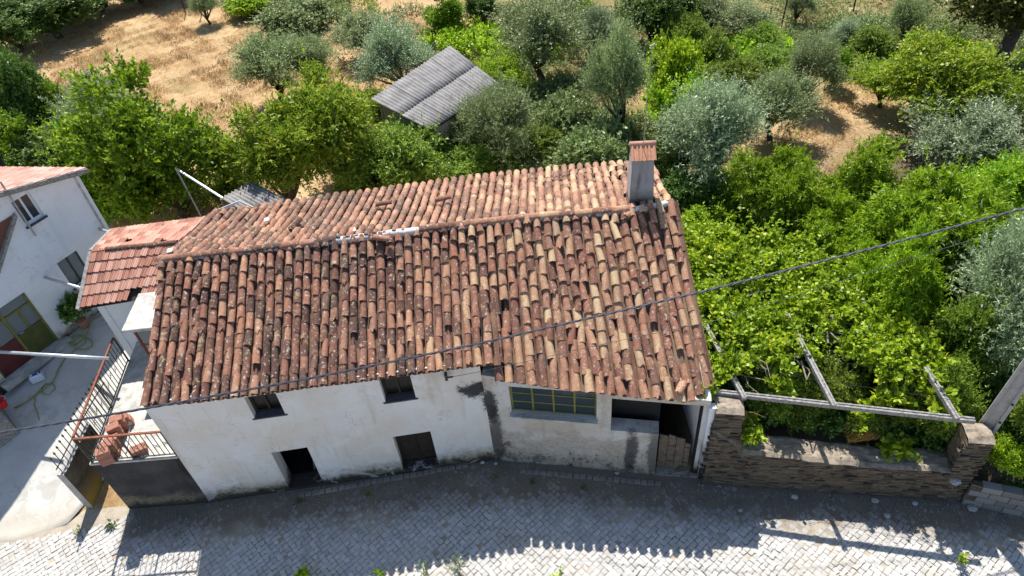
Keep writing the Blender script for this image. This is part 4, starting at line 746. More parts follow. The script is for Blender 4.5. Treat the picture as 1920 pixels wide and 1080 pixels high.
# ------------------------------------------------------------------ stone wall, pillars, block wall
def stone_mesh(seed):
    r = np.random.default_rng(seed); v = []
    for z, s in ((-.5, .92), (-.2, 1.0), (.25, 1.0), (.5, .86)):
        for a, b in ((-.5, -.5), (.5, -.5), (.5, .5), (-.5, .5)): v.append((a*s+r.uniform(-.06, .06), b*s+r.uniform(-.1, .1), z+r.uniform(-.06, .06)))
    return v, [(3, 2, 1, 0), (12, 13, 14, 15)]+[(4*l+k, 4*l+(k+1) % 4, 4*l+4+(k+1) % 4, 4*l+4+k) for l in range(3) for k in range(4)]
STM = []
for s_ in range(6): me = raw_mesh('stone', *stone_mesh(s_+20)); me.materials.append(M['schist']); STM.append(me)
def masonry(parent, p0, p1, thick, top, zb=0.0, hmin=.035, hmax=.075, lmin=.10, lmax=.34, mesh=STM, prob=.42, ends=False):
    p0, p1 = V(p0[0], p0[1], 0), V(p1[0], p1[1], 0); L = np.linalg.norm(p1-p0); d = (p1-p0)/L; n = V(-d[1], d[0], 0)
    # rough body: front, back, ends and an earthy mortar top toned as sunlit, all displaced
    ns, nz = max(4, int(L/.07)), max(4, int((top(0)-zb)/.05)); vv = []; ff = []
    for o, sg in ((0, 1), (thick, -1)):
        for i in range(ns+1):
            for j in range(nz+1):
                s_ = L*i/ns; z = zb+(top(s_)-zb)*j/nz; k = .022*float(vnoise(s_*1.0, z*4.5, 2.6, 3))+.012*float(vnoise(s_, z*3, 7, 1)); q = p0+d*s_+n*(o+sg*k); vv.append((q[0], q[1], z))
    w = nz+1; B0 = (ns+1)*w
    for i in range(ns):
        for j in range(nz): ff += [(i*w+j, (i+1)*w+j, (i+1)*w+j+1, i*w+j+1), (B0+i*w+j, B0+i*w+j+1, B0+(i+1)*w+j+1, B0+(i+1)*w+j)]
    for j in range(nz): ff += [(j, j+1, B0+j+1, B0+j), (ns*w+j, B0+ns*w+j, B0+ns*w+j+1, ns*w+j+1)]
    link('wall_body', raw_mesh('wall_body', np.array(vv)-root_loc(parent), ff), M['schist_core'], parent)
    nt = 8; vv = []; ff = []
    for i in range(ns+1):
        for j in range(nt+1):
            s_ = L*i/ns; q = p0+d*s_+n*(thick*j/nt+(.0 if 0 < j < nt else (-.03 if j == 0 else .03))+.02*float(vnoise(s_, j, 3))); e = j in (0, nt); vv.append((q[0], q[1], top(s_)+(.0 if e else .045+.03*float(vnoise(s_, j*.3, 3.1, 2))))) 
    link('coping', raw_mesh('coping', np.array(vv)-root_loc(parent), [(i*(nt+1)+j, (i+1)*(nt+1)+j, (i+1)*(nt+1)+j+1, i*(nt+1)+j+1) for i in range(ns) for j in range(nt)]), M['coping'], parent)
    z = zb
    while z < max(top(s) for s in np.linspace(0, L, 9))-.02:
        h = rng.uniform(hmin, hmax); s = -rng.uniform(0, .1)
        while s < L:
            l = min(rng.uniform(lmin, lmax), L-s+.03); c = s+l/2
            if l > .06 and z+h*.8 < top(min(max(c, 0), L)) and rng.random() < prob:
                a = nrm(d+V(0, 0, rng.normal(0, .05))); place('stone', mesh[int(rng.integers(0, len(mesh)))], frame(p0+d*c+n*(.062+rng.normal(0, .014))+V(0, 0, z+h/2+rng.normal(0, .012)), a, n, nrm(np.cross(a, n)), (l*rng.uniform(.7, .98), .16, h*rng.uniform(.6, 1.25))), parent)
            s += l
        z += h
P0, P1, P2 = at(1318, 906), at(1540, 916), at(1762, 937); P3 = at(1990, 985)
sw = thing('stone_wall', (P0+P2)/2, 'rough brown schist garden wall beside the garage on the street', 'wall')
LP = float(np.linalg.norm((P2-P0)[:2])); topf = lambda s: float(np.interp(s, [0, .5, .75, 2.6, LP], [2.15, 1.75, 1.45, 1.22, 1.15]))+.05*float(vnoise(s, 0, 2.5))
masonry(sw, P0, P2, .55, topf)
pl = thing('stone_pillar', P0+V(.3, .5, 0), 'stone pillar with a whitewashed side between the garage and the pergola', 'pillar'); dP = nrm(P2-P0); nP = V(-dP[1], dP[0], 0); q = P0+nP*.06
masonry(pl, q+dP*.0, q+dP*.62, .5, lambda s: 2.78, 1.5, .03, .055, .12, .35, prob=.5)
m = MB(); m.hexa([V(*p) for p in (D_+V(.0, -.02, -.05), D_+V(.10, -.03, -.05), D_+V(.10, .13, -.05), D_+V(.0, .13, -.05), D_+V(-.02, -.02, 2.86), D_+V(.14, -.03, 2.86), D_+V(.14, .13, 2.86), D_+V(-.02, .13, 2.86))]); m.build('whitewashed_jamb', M['plaster_w'], pl)
pr = thing('stone_pillar', P2+V(0, .3, 0), 'low stone pillar carrying the far end of the pergola beam', 'pillar'); masonry(pr, P2-dP*.12+nP*.02, P2+dP*.42+nP*.02, .5, lambda s: 2.3, 0, .035, .065, .12, .3, prob=.5)
bw = thing('block_wall', (P2+P3)/2, 'low grey concrete block wall right of the stone pillar', 'wall'); BM = []
for s_ in range(3):
    mb = MB(); mb.bbox((0, 0, 0), (1, 0, 0), (0, 1, 0), (0, 0, 1), (.5, .5, .5), .03); me = raw_mesh('block', mb.v, mb.f); me.materials.append(M['block']); BM.append(me)
d3 = nrm(P3-P2); n3 = V(-d3[1], d3[0], 0); L3 = float(np.linalg.norm(P3-P2))
m = MB(); m.hexa([P2+d3*.44+n3*a+V(0, 0, z)+d3*b for z in (-.05, .8) for b, a in ((0, .04), (L3+3, .04), (L3+3, .16), (0, .16))]); m.build('wall_core', M['schist_core'], bw)
for r_ in range(4):
    for k in range(int((L3+2.5)/.41)): place('block', BM[k % 3], frame(P2+d3*(.66+k*.41+(.2 if r_ % 2 else 0))+n3*(.1+rng.normal(0, .004))+V(0, 0, .1+r_*.205), d3, n3, V(0, 0, 1), (.395, .2, .19)), bw)
# ------------------------------------------------------------------ pergola: grooved concrete posts laid as beams
ZP = 2.95; pg = thing('pergola', at(1567, 766, ZP)*V(1, 1, 0), 'pergola of grey concrete beams over the stone wall', 'pergola')
def cbeam(a, b, w=.1, name='beam'):
    m = MB(); a, b = np.array(a), np.array(b); d = nrm(b-a); s = nrm(np.cross(d, (0, 0, 1))); u = np.cross(s, d); pr_ = [(-.5, -.5), (.5, -.5), (.5, .5), (.17, .5), (.1, .3), (-.1, .3), (-.17, .5), (-.5, .5)]; n_ = 8
    m.add([p+s*x*w+u*y*w for p in (a, b) for x, y in pr_], [(k, (k+1) % n_, n_+(k+1) % n_, n_+k) for k in range(n_)]+[tuple(range(n_))[::-1], tuple(range(n_, 2*n_))]); return m.build(name, M['conc_beam'], pg)
b0, b1 = at(1330, 734, ZP-.1), at(1827, 789, ZP-.1); cbeam(b0, b1, .11)
for (x0, y0), (x1, y1) in (((1396, 748), (1296, 560)), ((1564, 762), (1475, 590)), ((1795, 787), (1735, 690))): cbeam(at(x0, y0, ZP), at(x1, y1, ZP+.05), .11, 'rafter')
for q in (at(1318, 520, ZP), at(1480, 540, ZP), at(1690, 560, ZP)): cbeam(V(q[0], q[1], .7), V(q[0], q[1], ZP-.1), .12, 'post')
for y in (640, 600, 680): m = MB(); a_, b_ = at(1330, y, ZP+.08), at(1790, y+70, ZP+.08); m.tube([a_, (a_+b_)/2-V(0, 0, .03), b_], .006, 4); m.build('wire', M['iron'], pg)
# ------------------------------------------------------------------ utility pole, cables
pb = at(1800, 872, .6); pt = at(1921, 700, 3.95); dpl = nrm(pt-pb); up_ = thing('utility_pole', pb, 'tall grey concrete utility pole with bolt holes at the right edge', 'pole'); tip = pb+dpl*9.2
sxv = nrm(np.cross(dpl, V(-.75, -.66, 0))); fx = nrm(np.cross(sxv, dpl)); fx = -fx if fx@V(-.7, -.7, 0) < 0 else fx       # fx: broad face towards the camera
def psec(p, w, h): return [p+sxv*a*w+fx*b*h for a, b in ((-.5, -.5), (.5, -.5), (.5, .5), (.3, .5), (.3, .3), (-.3, .3), (-.3, .5), (-.5, .5))]
m = MB(); m.add(psec(pb-V(0, 0, .5), .40, .3)+psec(tip, .22, .18), [(k, (k+1) % 8, 8+(k+1) % 8, 8+k) for k in range(8)]+[tuple(range(8))[::-1], tuple(range(8, 16))]); m.build('shaft', M['conc_pole'], up_)
for k in range(12):
    t = .7+k*.62; w = .4-.18*t/9.2; p = pb+dpl*t; m = MB(); c = p+fx*(.5*(.3-.12*t/9.2)+.001)*1.0+sxv*w*.4; m.tube([c, c+fx*.006], .028, 8); m.build('bolt_hole', M['dark'], up_)
def cable(name, pts, r, label, mat, strands=1):
    P_ = [np.array(p) for p in pts]; s = np.concatenate([[0], np.cumsum([np.linalg.norm(b-a) for a, b in zip(P_[:-1], P_[1:])])]); A = np.array(P_); U = np.linspace(0, s[-1], 260); C = np.array([np.interp(U, s, A[:, k]) for k in range(3)]).T
    for _ in range(60): C[1:-1] = (C[:-2]+C[2:]+C[1:-1]*2)/4
    if strands == 1: m = MB(); m.tube(C, r, 5); return tag(m.build(name, mat), label, 'cable')
    t = thing(name, C[0], label, 'cable'); d = nrm(C[-1]-C[0]); sx_ = nrm(np.cross(d, (0, 0, 1))); uz = np.cross(sx_, d)
    for k in range(strands): m = MB(); m.tube([c+(sx_*math.cos(u*9+k*2*math.pi/strands)+uz*math.sin(u*9+k*2*math.pi/strands))*r for c, u in zip(C, U)], r*.95, 5); m.build('strand', mat, t)
    return t
cable('power_cable', [at(-120, 826, 5.9), at(0, 812, 5.95), at(240, 772, 6.0), at(600, 706, 6.1), at(900, 644, 6.2), at(1300, 551, 6.35), at(1600, 475, 6.5), at(1920, 391, 6.7), at(2050, 355, 6.8)], .0135, 'thick twisted black power cable sagging across in front of the roof', M['black'], 3)
wq = on_wall(A_, B_, 836, 702)-nAB*.1+dAB*.16
cable('thin_wire', [wq, at(930, 691, 3.9), at(1130, 645, 4.5), at(1350, 600, 5.0), at(1620, 513, 5.6), at(1980, 400, 6.5)], .006, 'thin black wire from the eave bracket across the right of the roof', M['black'])

# ------------------------------------------------------------------ sheds with corrugated roofs
def corrugated(name, a, b, c, d, waves, mat, parent, amp=.03, rows=4):       # a-b one edge across the waves, d-c the other
    n_ = waves*6; v = []; a, b, c, d = [np.array(q) for q in (a, b, c, d)]; nn = nrm(np.cross(b-a, d-a)); nn = nn if nn[2] > 0 else -nn
    for th_ in (0, .012):
        for r in range(rows):
            t = r/(rows-1)
            for k in range(n_+1): u = k/n_; p = (a*(1-u)+b*u)*(1-t)+(d*(1-u)+c*u)*t; v.append(p+nn*(amp*math.sin(2*math.pi*waves*u)-th_+.01*float(vnoise(u*5, t*3, 1, waves))))
    w = n_+1; o = rows*w; f = []
    for r in range(rows-1):
        for k in range(n_): f += [(r*w+k, r*w+k+1, (r+1)*w+k+1, (r+1)*w+k), (o+r*w+k, o+(r+1)*w+k, o+(r+1)*w+k+1, o+r*w+k+1)]
    for k in range(n_): f += [(k, o+k, o+k+1, k+1), ((rows-1)*w+k, (rows-1)*w+k+1, o+(rows-1)*w+k+1, o+(rows-1)*w+k)]
    return link(name, raw_mesh(name, np.array(v)-root_loc(parent), f), mat, parent, True)
sA, sB, sC, sD = at(695, 186, 3.6), at(842, 87, 3.6), at(938, 160, 3.25), at(806, 243, 3.25)
shed = thing('shed', (sA+sB+sC+sD)/4*V(1, 1, 0)+V(0, 0, 1.1), 'garden shed with a grey corrugated roof among the olive trees', 'shed')
for k in range(4):
    for r in range(2):
        u0, u1 = k/4, (k+1)/4+.012; t0, t1 = (0, .53) if r == 0 else (.48, 1)
        Q = lambda u, t: (sA*(1-u)+sB*u)*(1-t)+(sD*(1-u)+sC*u)*t+V(0, 0, (.016 if r == 0 else 0)+.006*(k % 2))
        corrugated('roof_sheet', Q(u0, t0), Q(u1, t0), Q(u1, t1), Q(u0, t1), 7, M['corr'], shed, .028)
ins = lambda p, c, k: V(*(c+(p-c)*k)[:2], 0)
cs_ = (sA+sB+sC+sD)/4; pp = [ins(q, cs_, .9) for q in (sA, sD, sC, sB)]; hh = [3.6, 3.1, 3.1, 3.6]
for k in range(4): m = MB(); a_, b_ = pp[k], pp[(k+1) % 4]; m.hexa([p+V(0, 0, z)+o for z_ in (0, 1) for p, z, o in ((a_, .9 if z_ == 0 else hh[k]-.08, 0*a_), (b_, .9 if z_ == 0 else hh[(k+1) % 4]-.08, 0*a_), (b_, .9 if z_ == 0 else hh[(k+1) % 4]-.08, nrm(cs_*V(1, 1, 0)-(a_+b_)/2)*.12), (a_, .9 if z_ == 0 else hh[k]-.08, nrm(cs_*V(1, 1, 0)-(a_+b_)/2)*.12))]); m.build('wall', M['conc_beam'], shed)
cz = 3.3; kA, kB, kC, kD = at(414, 371, cz), at(470, 340, cz), at(560, 385, cz-.2), at(480, 412, cz-.2)
sh2 = thing('shed', (kA+kC)/2*V(1, 1, 0)+V(0, 0, 1), 'low corrugated lean-to shed behind the left end of the roof', 'shed'); corrugated('roof_sheet', kA, kB, kC, kD, 9, M['corr'], sh2, .03)
for q in (kA, kB, kC, kD): m = MB(); m.bar(V(q[0], q[1]+.0, .8), V(q[0], q[1], q[2]-.05), .08, .08, (0, 1, 0)); m.build('post', M['wood_g'], sh2)
mf = thing('pipe_structure', at(330, 316, 4.0)*V(1, 1, 0)+V(0, 0, 1), 'thin galvanised pipe frame leaning above the shrubs behind the outbuilding', 'pipe frame'); a_, b_ = at(330, 316, 4.0), at(418, 372, 3.7)
m = MB(); m.tube([a_, b_], .04, 6); m.build('top_pipe', M['galv'], mf); m = MB(); m.tube([a_, V(a_[0]+.25, a_[1]-.2, 1.0)], .03, 6); m.build('post', M['conc_pole'], mf)
dr = thing('drying_rack', at(445, 385, 4.3)*V(1, 1, 0)+V(0, 0, 1), 'small white metal rack behind the back eave of the house', 'rack'); c_ = at(449, 377, 4.6)
for px, py, z in ((400, 397, 4.2), (413, 399, 4.2), (485, 394, 4.2)): m = MB(); m.tube([c_, at(px, py, z)], .022, 6); m.build('tube', M['white_paint'], dr)
# bean poles and fence posts in the far field
def tgat(px, py): return gat(px, py)
POSTS = [(348, 26, 1.5, 'thin wooden stake above the dry field, leftmost of the field stakes'), (378, 28, 1.5, 'thin wooden stake above the dry field just left of the small dark olive'), (455, 36, 1.3, 'wooden stake at the edge of the green patch above the field'),
 (599, 62, 1.2, 'wooden stake in dry grass above the olives, left one of two'), (637, 68, 1.2, 'wooden stake in dry grass above the olives, right one of two'), (815, 100, 1.2, 'wooden stake in the low vine row at the top centre, left one'), (892, 105, 1.2, 'wooden stake in the low vine row at the top centre, right one'),
 (1464, 55, 1.6, 'dark wooden post beside the olive at the top right'), (1600, 22, 1.6, 'dark wooden post at the top edge left of the slim olive'), (1442, 62, 1.2, 'short wooden stake between the orchard olives at the top')]
for px, py, h, lab in POSTS:
    p = gat(px, py); m = MB(); m.tube([p-V(0, 0, .1), p+V(rng.normal(0, .06), rng.normal(0, .06), h)], .035, 5); tag(m.build('fence_post', M['wood_d']), lab, 'post', 'wooden field posts')
gh = thing('greenhouse_frame', gat(1100, 12), 'pale metal greenhouse frame at the top edge of the garden', 'frame'); g0 = gat(1060, 14); 
for k in range(4): m = MB(); m.tube([g0+V(k*.8, -.2*k, 1.2), g0+V(k*.8+.5, 1.2-.2*k, 1.6)], .035, 5); m.build('hoop', M['white_paint'], gh)
for o in (0, 1): m = MB(); m.tube([g0+V(-.2+o*.5, o*1.2, 1.2+o*.4), g0+V(3.0+o*.5, -.7+o*1.2, 1.2+o*.4)], .035, 5); m.build('rail', M['galv'], gh)

# ------------------------------------------------------------------ foliage
def leaf_quads(P, D, L, W, r, up=.75):
    n = len(P); side = np.cross(D, r.normal(0, .5, (n, 3))+V(0, .12, 1.0)*up); side /= np.linalg.norm(side, axis=1)[:, None]+1e-9
    nrmv = np.cross(side, D); L = L[:, None]; W = W[:, None]; mid = P+D*L*.45+nrmv*L*.08
    v = np.stack([P, mid+side*W*.5, P+D*L, mid-side*W*.5], 1).reshape(-1, 3); f = np.arange(n*4).reshape(-1, 4); return v, f
def sph(r, n): v = r.normal(0, 1, (n, 3)); return v/np.linalg.norm(v, axis=1)[:, None]
def crown_geo(seed, R, z0, z1, nb=40, rb=.38, ntw=1500, lpt=14, tl=.5, ll=.12, lw=.05, up=.4, droop=0.0, low=.0, flat=1.0, ldown=0.0, lup=.15, irr=.3):
    r = np.random.default_rng(seed); c = V(0, 0, (z0+z1)/2); rz = (z1-z0)/2; d = sph(r, nb); d[:, 2] = np.where(d[:, 2] < -.3, d[:, 2]*low, d[:, 2])
    fr = r.uniform(.35, .92, nb)**.7; lob = 1+irr*np.sin(np.arctan2(d[:, 1], d[:, 0])*r.integers(2, 5)+r.uniform(0, 6))+r.normal(0, .2, nb)
    C = c+d*(fr*lob)[:, None]*V(R*.72, R*.72, rz*.78*flat); rbs = rb*R*r.uniform(.45, 1.5, nb)
    bi = r.integers(0, nb, ntw); v = sph(r, ntw); O = C[bi]+v*(rbs[bi]*r.uniform(.15, .8, ntw))[:, None]
    out = (O-c)/V(R, R, rz); out /= np.linalg.norm(out, axis=1)[:, None]+1e-6; T = v*.6+out*.7+V(0, 0, up)+r.normal(0, .3, (ntw, 3)); T /= np.linalg.norm(T, axis=1)[:, None]
    s = r.uniform(.05, 1, (ntw, lpt)); tls = tl*r.uniform(.55, 1.3, ntw)*np.where(r.random(ntw) < .08, 2.1, 1.0); P = O[:, None]+T[:, None]*(s*tls[:, None])[..., None]; P[..., 2] -= droop*(s**2)*tls[:, None]
    Dv = T[:, None]*.55+r.normal(0, .55, (ntw, lpt, 3))+V(0, 0, lup-ldown); Dv = Dv.reshape(-1, 3); Dv /= np.linalg.norm(Dv, axis=1)[:, None]; P = P.reshape(-1, 3); n = len(P)
    P[:, 2] = np.maximum(P[:, 2], .04)
    v_, f_ = leaf_quads(P, Dv, ll*r.uniform(.45, 1.4, n), lw*r.uniform(.6, 1.35, n), r); return v_, f_, C
def trunk_geo(seed, h0, R, C, r0=.14, lean=.15, nl=6):
    r = np.random.default_rng(seed+99); m = MB(); fork = V(r.normal(0, lean), r.normal(0, lean), h0); m.tube([V(0, 0, -.3), V(fork[0]*.3+r.normal(0, .03), fork[1]*.3, h0*.45), fork], [r0*1.35, r0*.95, r0*.85], 7)
    for k in r.choice(len(C), min(nl, len(C)), False):
        e = C[k]; mid = (fork+e)/2+r.normal(0, .1, 3)+V(0, 0, -.1); m.tube([fork-V(0, 0, .05), mid, e], [r0*.6, r0*.38, r0*.1], 5)
    return m
PROTO = {}
def proto(kind, seed, mat, h, R, z0, bark=True, trunk_r=.13, nl=14, **kw):
    v, f, C = crown_geo(seed, R, z0, h, **kw); cm = raw_mesh('crown', v, f); cm.materials.append(M[mat]); t = trunk_geo(seed, max(.25, z0*1.15), R, C, trunk_r, nl=nl); tm = raw_mesh('trunk', t.v, t.f); tm.materials.append(M['bark']); tm.polygons.foreach_set('use_smooth', np.ones(len(tm.polygons), bool))
    PROTO.setdefault(kind, []).append((cm, tm, h, R))
OL = dict(nb=40, rb=.27, ntw=2700, lpt=18, tl=.68, ll=.10, lw=.031, up=.85, droop=.12, irr=.35)
for s_ in (1, 2, 3): proto('olive', s_, 'olive', 3.4, 1.6, .55, **OL)
for s_ in (4, 5): proto('silver', s_, 'olive_s', 3.2, 1.6, .3, **OL)
BL = dict(nb=44, rb=.24, ntw=3400, lpt=13, tl=.34, ll=.105, lw=.058, up=.35, droop=.1, irr=.3, low=.7)
for s_ in (11, 12): proto('citrus', s_, 'citrus', 3.4, 1.8, .05, **BL)
for s_ in (21, 22): proto('walnut', s_, 'walnut', 3.6, 1.8, .5, nb=40, rb=.25, ntw=2600, lpt=15, tl=.45, ll=.14, lw=.052, up=.25, droop=.25, ldown=.2)
for s_ in (31, 32): proto('yellow', s_, 'yellow', 3.4, 1.8, .45, nb=50, rb=.22, ntw=2400, lpt=14, tl=.5, ll=.10, lw=.055, up=.15, droop=.15, irr=.4)
for s_ in (41, 42): proto('dark', s_, 'dark_leaf', 3.4, 1.7, .3, **BL)
for s_ in (51, 52): proto('mid', s_, 'mid', 3.0, 1.7, .15, nb=42, rb=.25, ntw=2900, lpt=13, tl=.4, ll=.13, lw=.045, up=.3, droop=.15)
for s_ in (61, 62): proto('peach', s_, 'peach', 3.0, 1.7, .5, nb=34, rb=.2, ntw=1500, lpt=26, tl=.55, ll=.145, lw=.036, up=.45, droop=.45, ldown=.35, irr=.4)
for s_ in (71, 72): proto('lime', s_, 'lime', 2.4, 1.6, .1, nb=40, rb=.26, ntw=2500, lpt=12, tl=.35, ll=.115, lw=.08, up=.3, droop=.1)
proto('tall', 91, 'tall_leaf', 4.6, 2.4, 1.7, trunk_r=.2, nl=9, nb=46, rb=.24, ntw=3600, lpt=14, tl=.45, ll=.13, lw=.06, up=.2, droop=.15, irr=.25, low=.5)
for s_ in (81,): proto('bramble', s_, 'bramble', 1.4, 1.6, -.3, nb=46, rb=.3, ntw=2000, lpt=13, tl=.4, ll=.12, lw=.065, up=.3, droop=.25)
# kind, variant, base pixel, top pixel row, width in pixels, name, label
TREES = [
 ('dark', 0, 78, 275, 70, 150, 'tree', 'dark leafy tree at the left edge of the dry field'),
 ('silver', 0, 6, 300, 170, 90, 'olive_tree', 'pale silvery olive at the far left edge of the picture'),
 ('silver', 1, 222, 285, 150, 160, 'olive_tree', 'silvery olive half hidden behind the bright green citrus tree'),
 ('dark', 1, 120, 320, 238, 150, 'shrub', 'dark green shrub below the dark tree near the white house'),
 ('citrus', 1, 140, 262, 158, 90, 'tree', 'small green tree between the dark tree and the silvery olive'),
 ('citrus', 1, 345, 410, 140, 300, 'citrus_tree', 'large bright green citrus tree behind the outbuilding'),
 ('citrus', 0, 250, 405, 235, 170, 'citrus_tree', 'lower bright green citrus bush beside the corner of the white house'),
 ('olive', 0, 528, 196, 64, 135, 'olive_tree', 'olive with a leaning trunk standing in the dry field'),
 ('olive', 1, 596, 172, 70, 110, 'olive_tree', 'olive just right of the leaning olive in the dry field'),
 ('walnut', 0, 640, 350, 118, 220, 'walnut_tree', 'tall yellowish green walnut tree left of the corrugated shed'),
 ('walnut', 1, 560, 405, 205, 210, 'walnut_tree', 'lower yellowish walnut crown behind the back eave'),
 ('mid', 0, 770, 352, 225, 190, 'tree', 'mid green tree in front of the corrugated shed behind the ridge'),
 ('mid', 1, 690, 362, 265, 140, 'shrub', 'mid green shrub behind the middle of the back eave'),
 ('mid', 0, 880, 335, 270, 130, 'shrub', 'mid green shrub behind the house below the dark olive'),
 ('olive', 2, 690, 108, 28, 110, 'olive_tree', 'rounded olive at the top beyond the shed on its left'),
 ('silver', 0, 758, 180, 48, 130, 'olive_tree', 'silvery olive directly behind the upper left edge of the shed roof'),
 ('citrus', 1, 842, 62, -12, 88, 'tree', 'round bright green tree at the top centre'),
 ('dark', 0, 905, 42, -25, 80, 'tree', 'dark round tree at the top beside the bright green one'),
 ('olive', 0, 1018, 158, -8, 165, 'olive_tree', 'big olive at the top right of the corrugated shed'),
 ('yellow', 0, 945, 205, 95, 130, 'shrub', 'loose yellowish shrub at the right corner of the shed roof'),
 ('olive', 1, 950, 318, 165, 140, 'olive_tree', 'dark olive between the shed and the bramble patch'),
 ('olive', 2, 1158, 262, 62, 130, 'olive_tree', 'dense dark olive left of the aerial mast'),
 ('lime', 0, 1262, 215, 58, 110, 'tree', 'bright green tree right of the aerial mast'),
 ('dark', 1, 1235, 82, -40, 165, 'tree', 'large dark tree at the top edge above the bright green one'),
 ('olive', 0, 1392, 85, 10, 120, 'olive_tree', 'olive at the top behind the dark shrubs of the orchard'),
 ('mid', 1, 1335, 150, 62, 100, 'shrub', 'dark green climbing shrub right of the bright green tree'),
 ('mid', 0, 1430, 158, 75, 110, 'shrub', 'green shrub left of the small olive with a bare trunk'),
 ('silver', 1, 1325, 345, 150, 215, 'olive_tree', 'large silvery olive right of the chimney'),
 ('olive', 2, 1445, 262, 145, 125, 'olive_tree', 'darker olive behind the large silvery one'),
 ('olive', 1, 1511, 198, 72, 92, 'olive_tree', 'small olive with a bare trunk in the dry clearing'),
 ('citrus', 0, 1562, 162, 78, 68, 'tree', 'small round green tree in the dry clearing'),
 ('silver', 0, 1585, 92, 40, 60, 'olive_tree', 'small silvery olive behind the round green tree'),
 ('yellow', 1, 1735, 262, 78, 260, 'tree', 'large yellowing tree right of the dry clearing'),
 ('yellow', 0, 1810, 250, 115, 130, 'tree', 'orange-tinged yellow tree beside the large yellowing one'),
 ('silver', 1, 1785, 338, 195, 235, 'olive_tree', 'spreading silvery olive in front of the yellowing tree'),
 ('tall', 0, 1858, 152, -110, 330, 'tree', 'big dark tree with a forked trunk in the top right corner'),
 ('olive', 0, 1686, 82, -8, 76, 'olive_tree', 'slim olive at the top left of the forked dark tree'),
 ('olive', 2, 1915, 285, 150, 80, 'olive_tree', 'olive cut by the right edge below the forked tree'),
 ('olive', 1, 1492, 45, -20, 60, 'olive_tree', 'narrow olive at the top edge near the wooden post'),
 ('peach', 0, 1445, 452, 282, 170, 'peach_tree', 'peach tree with a bent bare trunk right of the silvery olive'),
 ('peach', 1, 1590, 450, 290, 190, 'peach_tree', 'peach tree in the middle of the right orchard'),
 ('peach', 0, 1720, 540, 330, 240, 'peach_tree', 'large peach tree under the power cable at right'),
 ('peach', 1, 1860, 460, 300, 190, 'peach_tree', 'peach tree at the right edge above the cable'),
 ('peach', 1, 1640, 640, 440, 200, 'peach_tree', 'peach tree just behind the vine pergola'),
 ('silver', 0, 1840, 690, 450, 210, 'olive_tree', 'pale olive at the right edge behind the utility pole'),
 ('mid', 1, 1770, 720, 560, 150, 'shrub', 'green shrub between the vine and the pale olive'),
 ('mid', 0, 1430, 772, 685, 130, 'shrub', 'leafy weed clump rising behind the left half of the stone wall'),
 ('mid', 1, 1545, 782, 690, 150, 'shrub', 'leafy weed clump rising behind the middle of the stone wall'),
 ('mid', 0, 1665, 795, 705, 140, 'shrub', 'leafy weed clump behind the stone wall near the right pillar'),
 ('lime', 1, 1310, 460, 400, 120, 'shrub', 'bright green bush at the right gable of the house'),
 ('lime', 0, 1355, 395, 345, 90, 'shrub', 'pale green low bush below the large silvery olive'),
 ('dark', 1, 35, 100, 0, 180, 'hedge_bush', 'dark hedge bush at the far upper left'),
 ('dark', 0, 115, 70, -30, 190, 'hedge_bush', 'dark hedge bush next to the one at the far upper left'),
 ('dark', 1, 190, 22, -45, 150, 'hedge_bush', 'dark tall hedge tree at the top left shading the field'),
 ('dark', 0, 270, 4, -60, 120, 'hedge_bush', 'dark tree at the top edge above the dry field'),
 ('olive', 2, 395, 45, -18, 55, 'olive_tree', 'small dark olive at the top of the dry field'),
 ('lime', 1, 1875, 880, 835, 80, 'shrub', 'creeper mound behind the block wall at the foot of the utility pole'),
 ('mid', 1, 1905, 840, 690, 120, 'shrub', 'dark green shrub behind the utility pole at the right edge'),
]
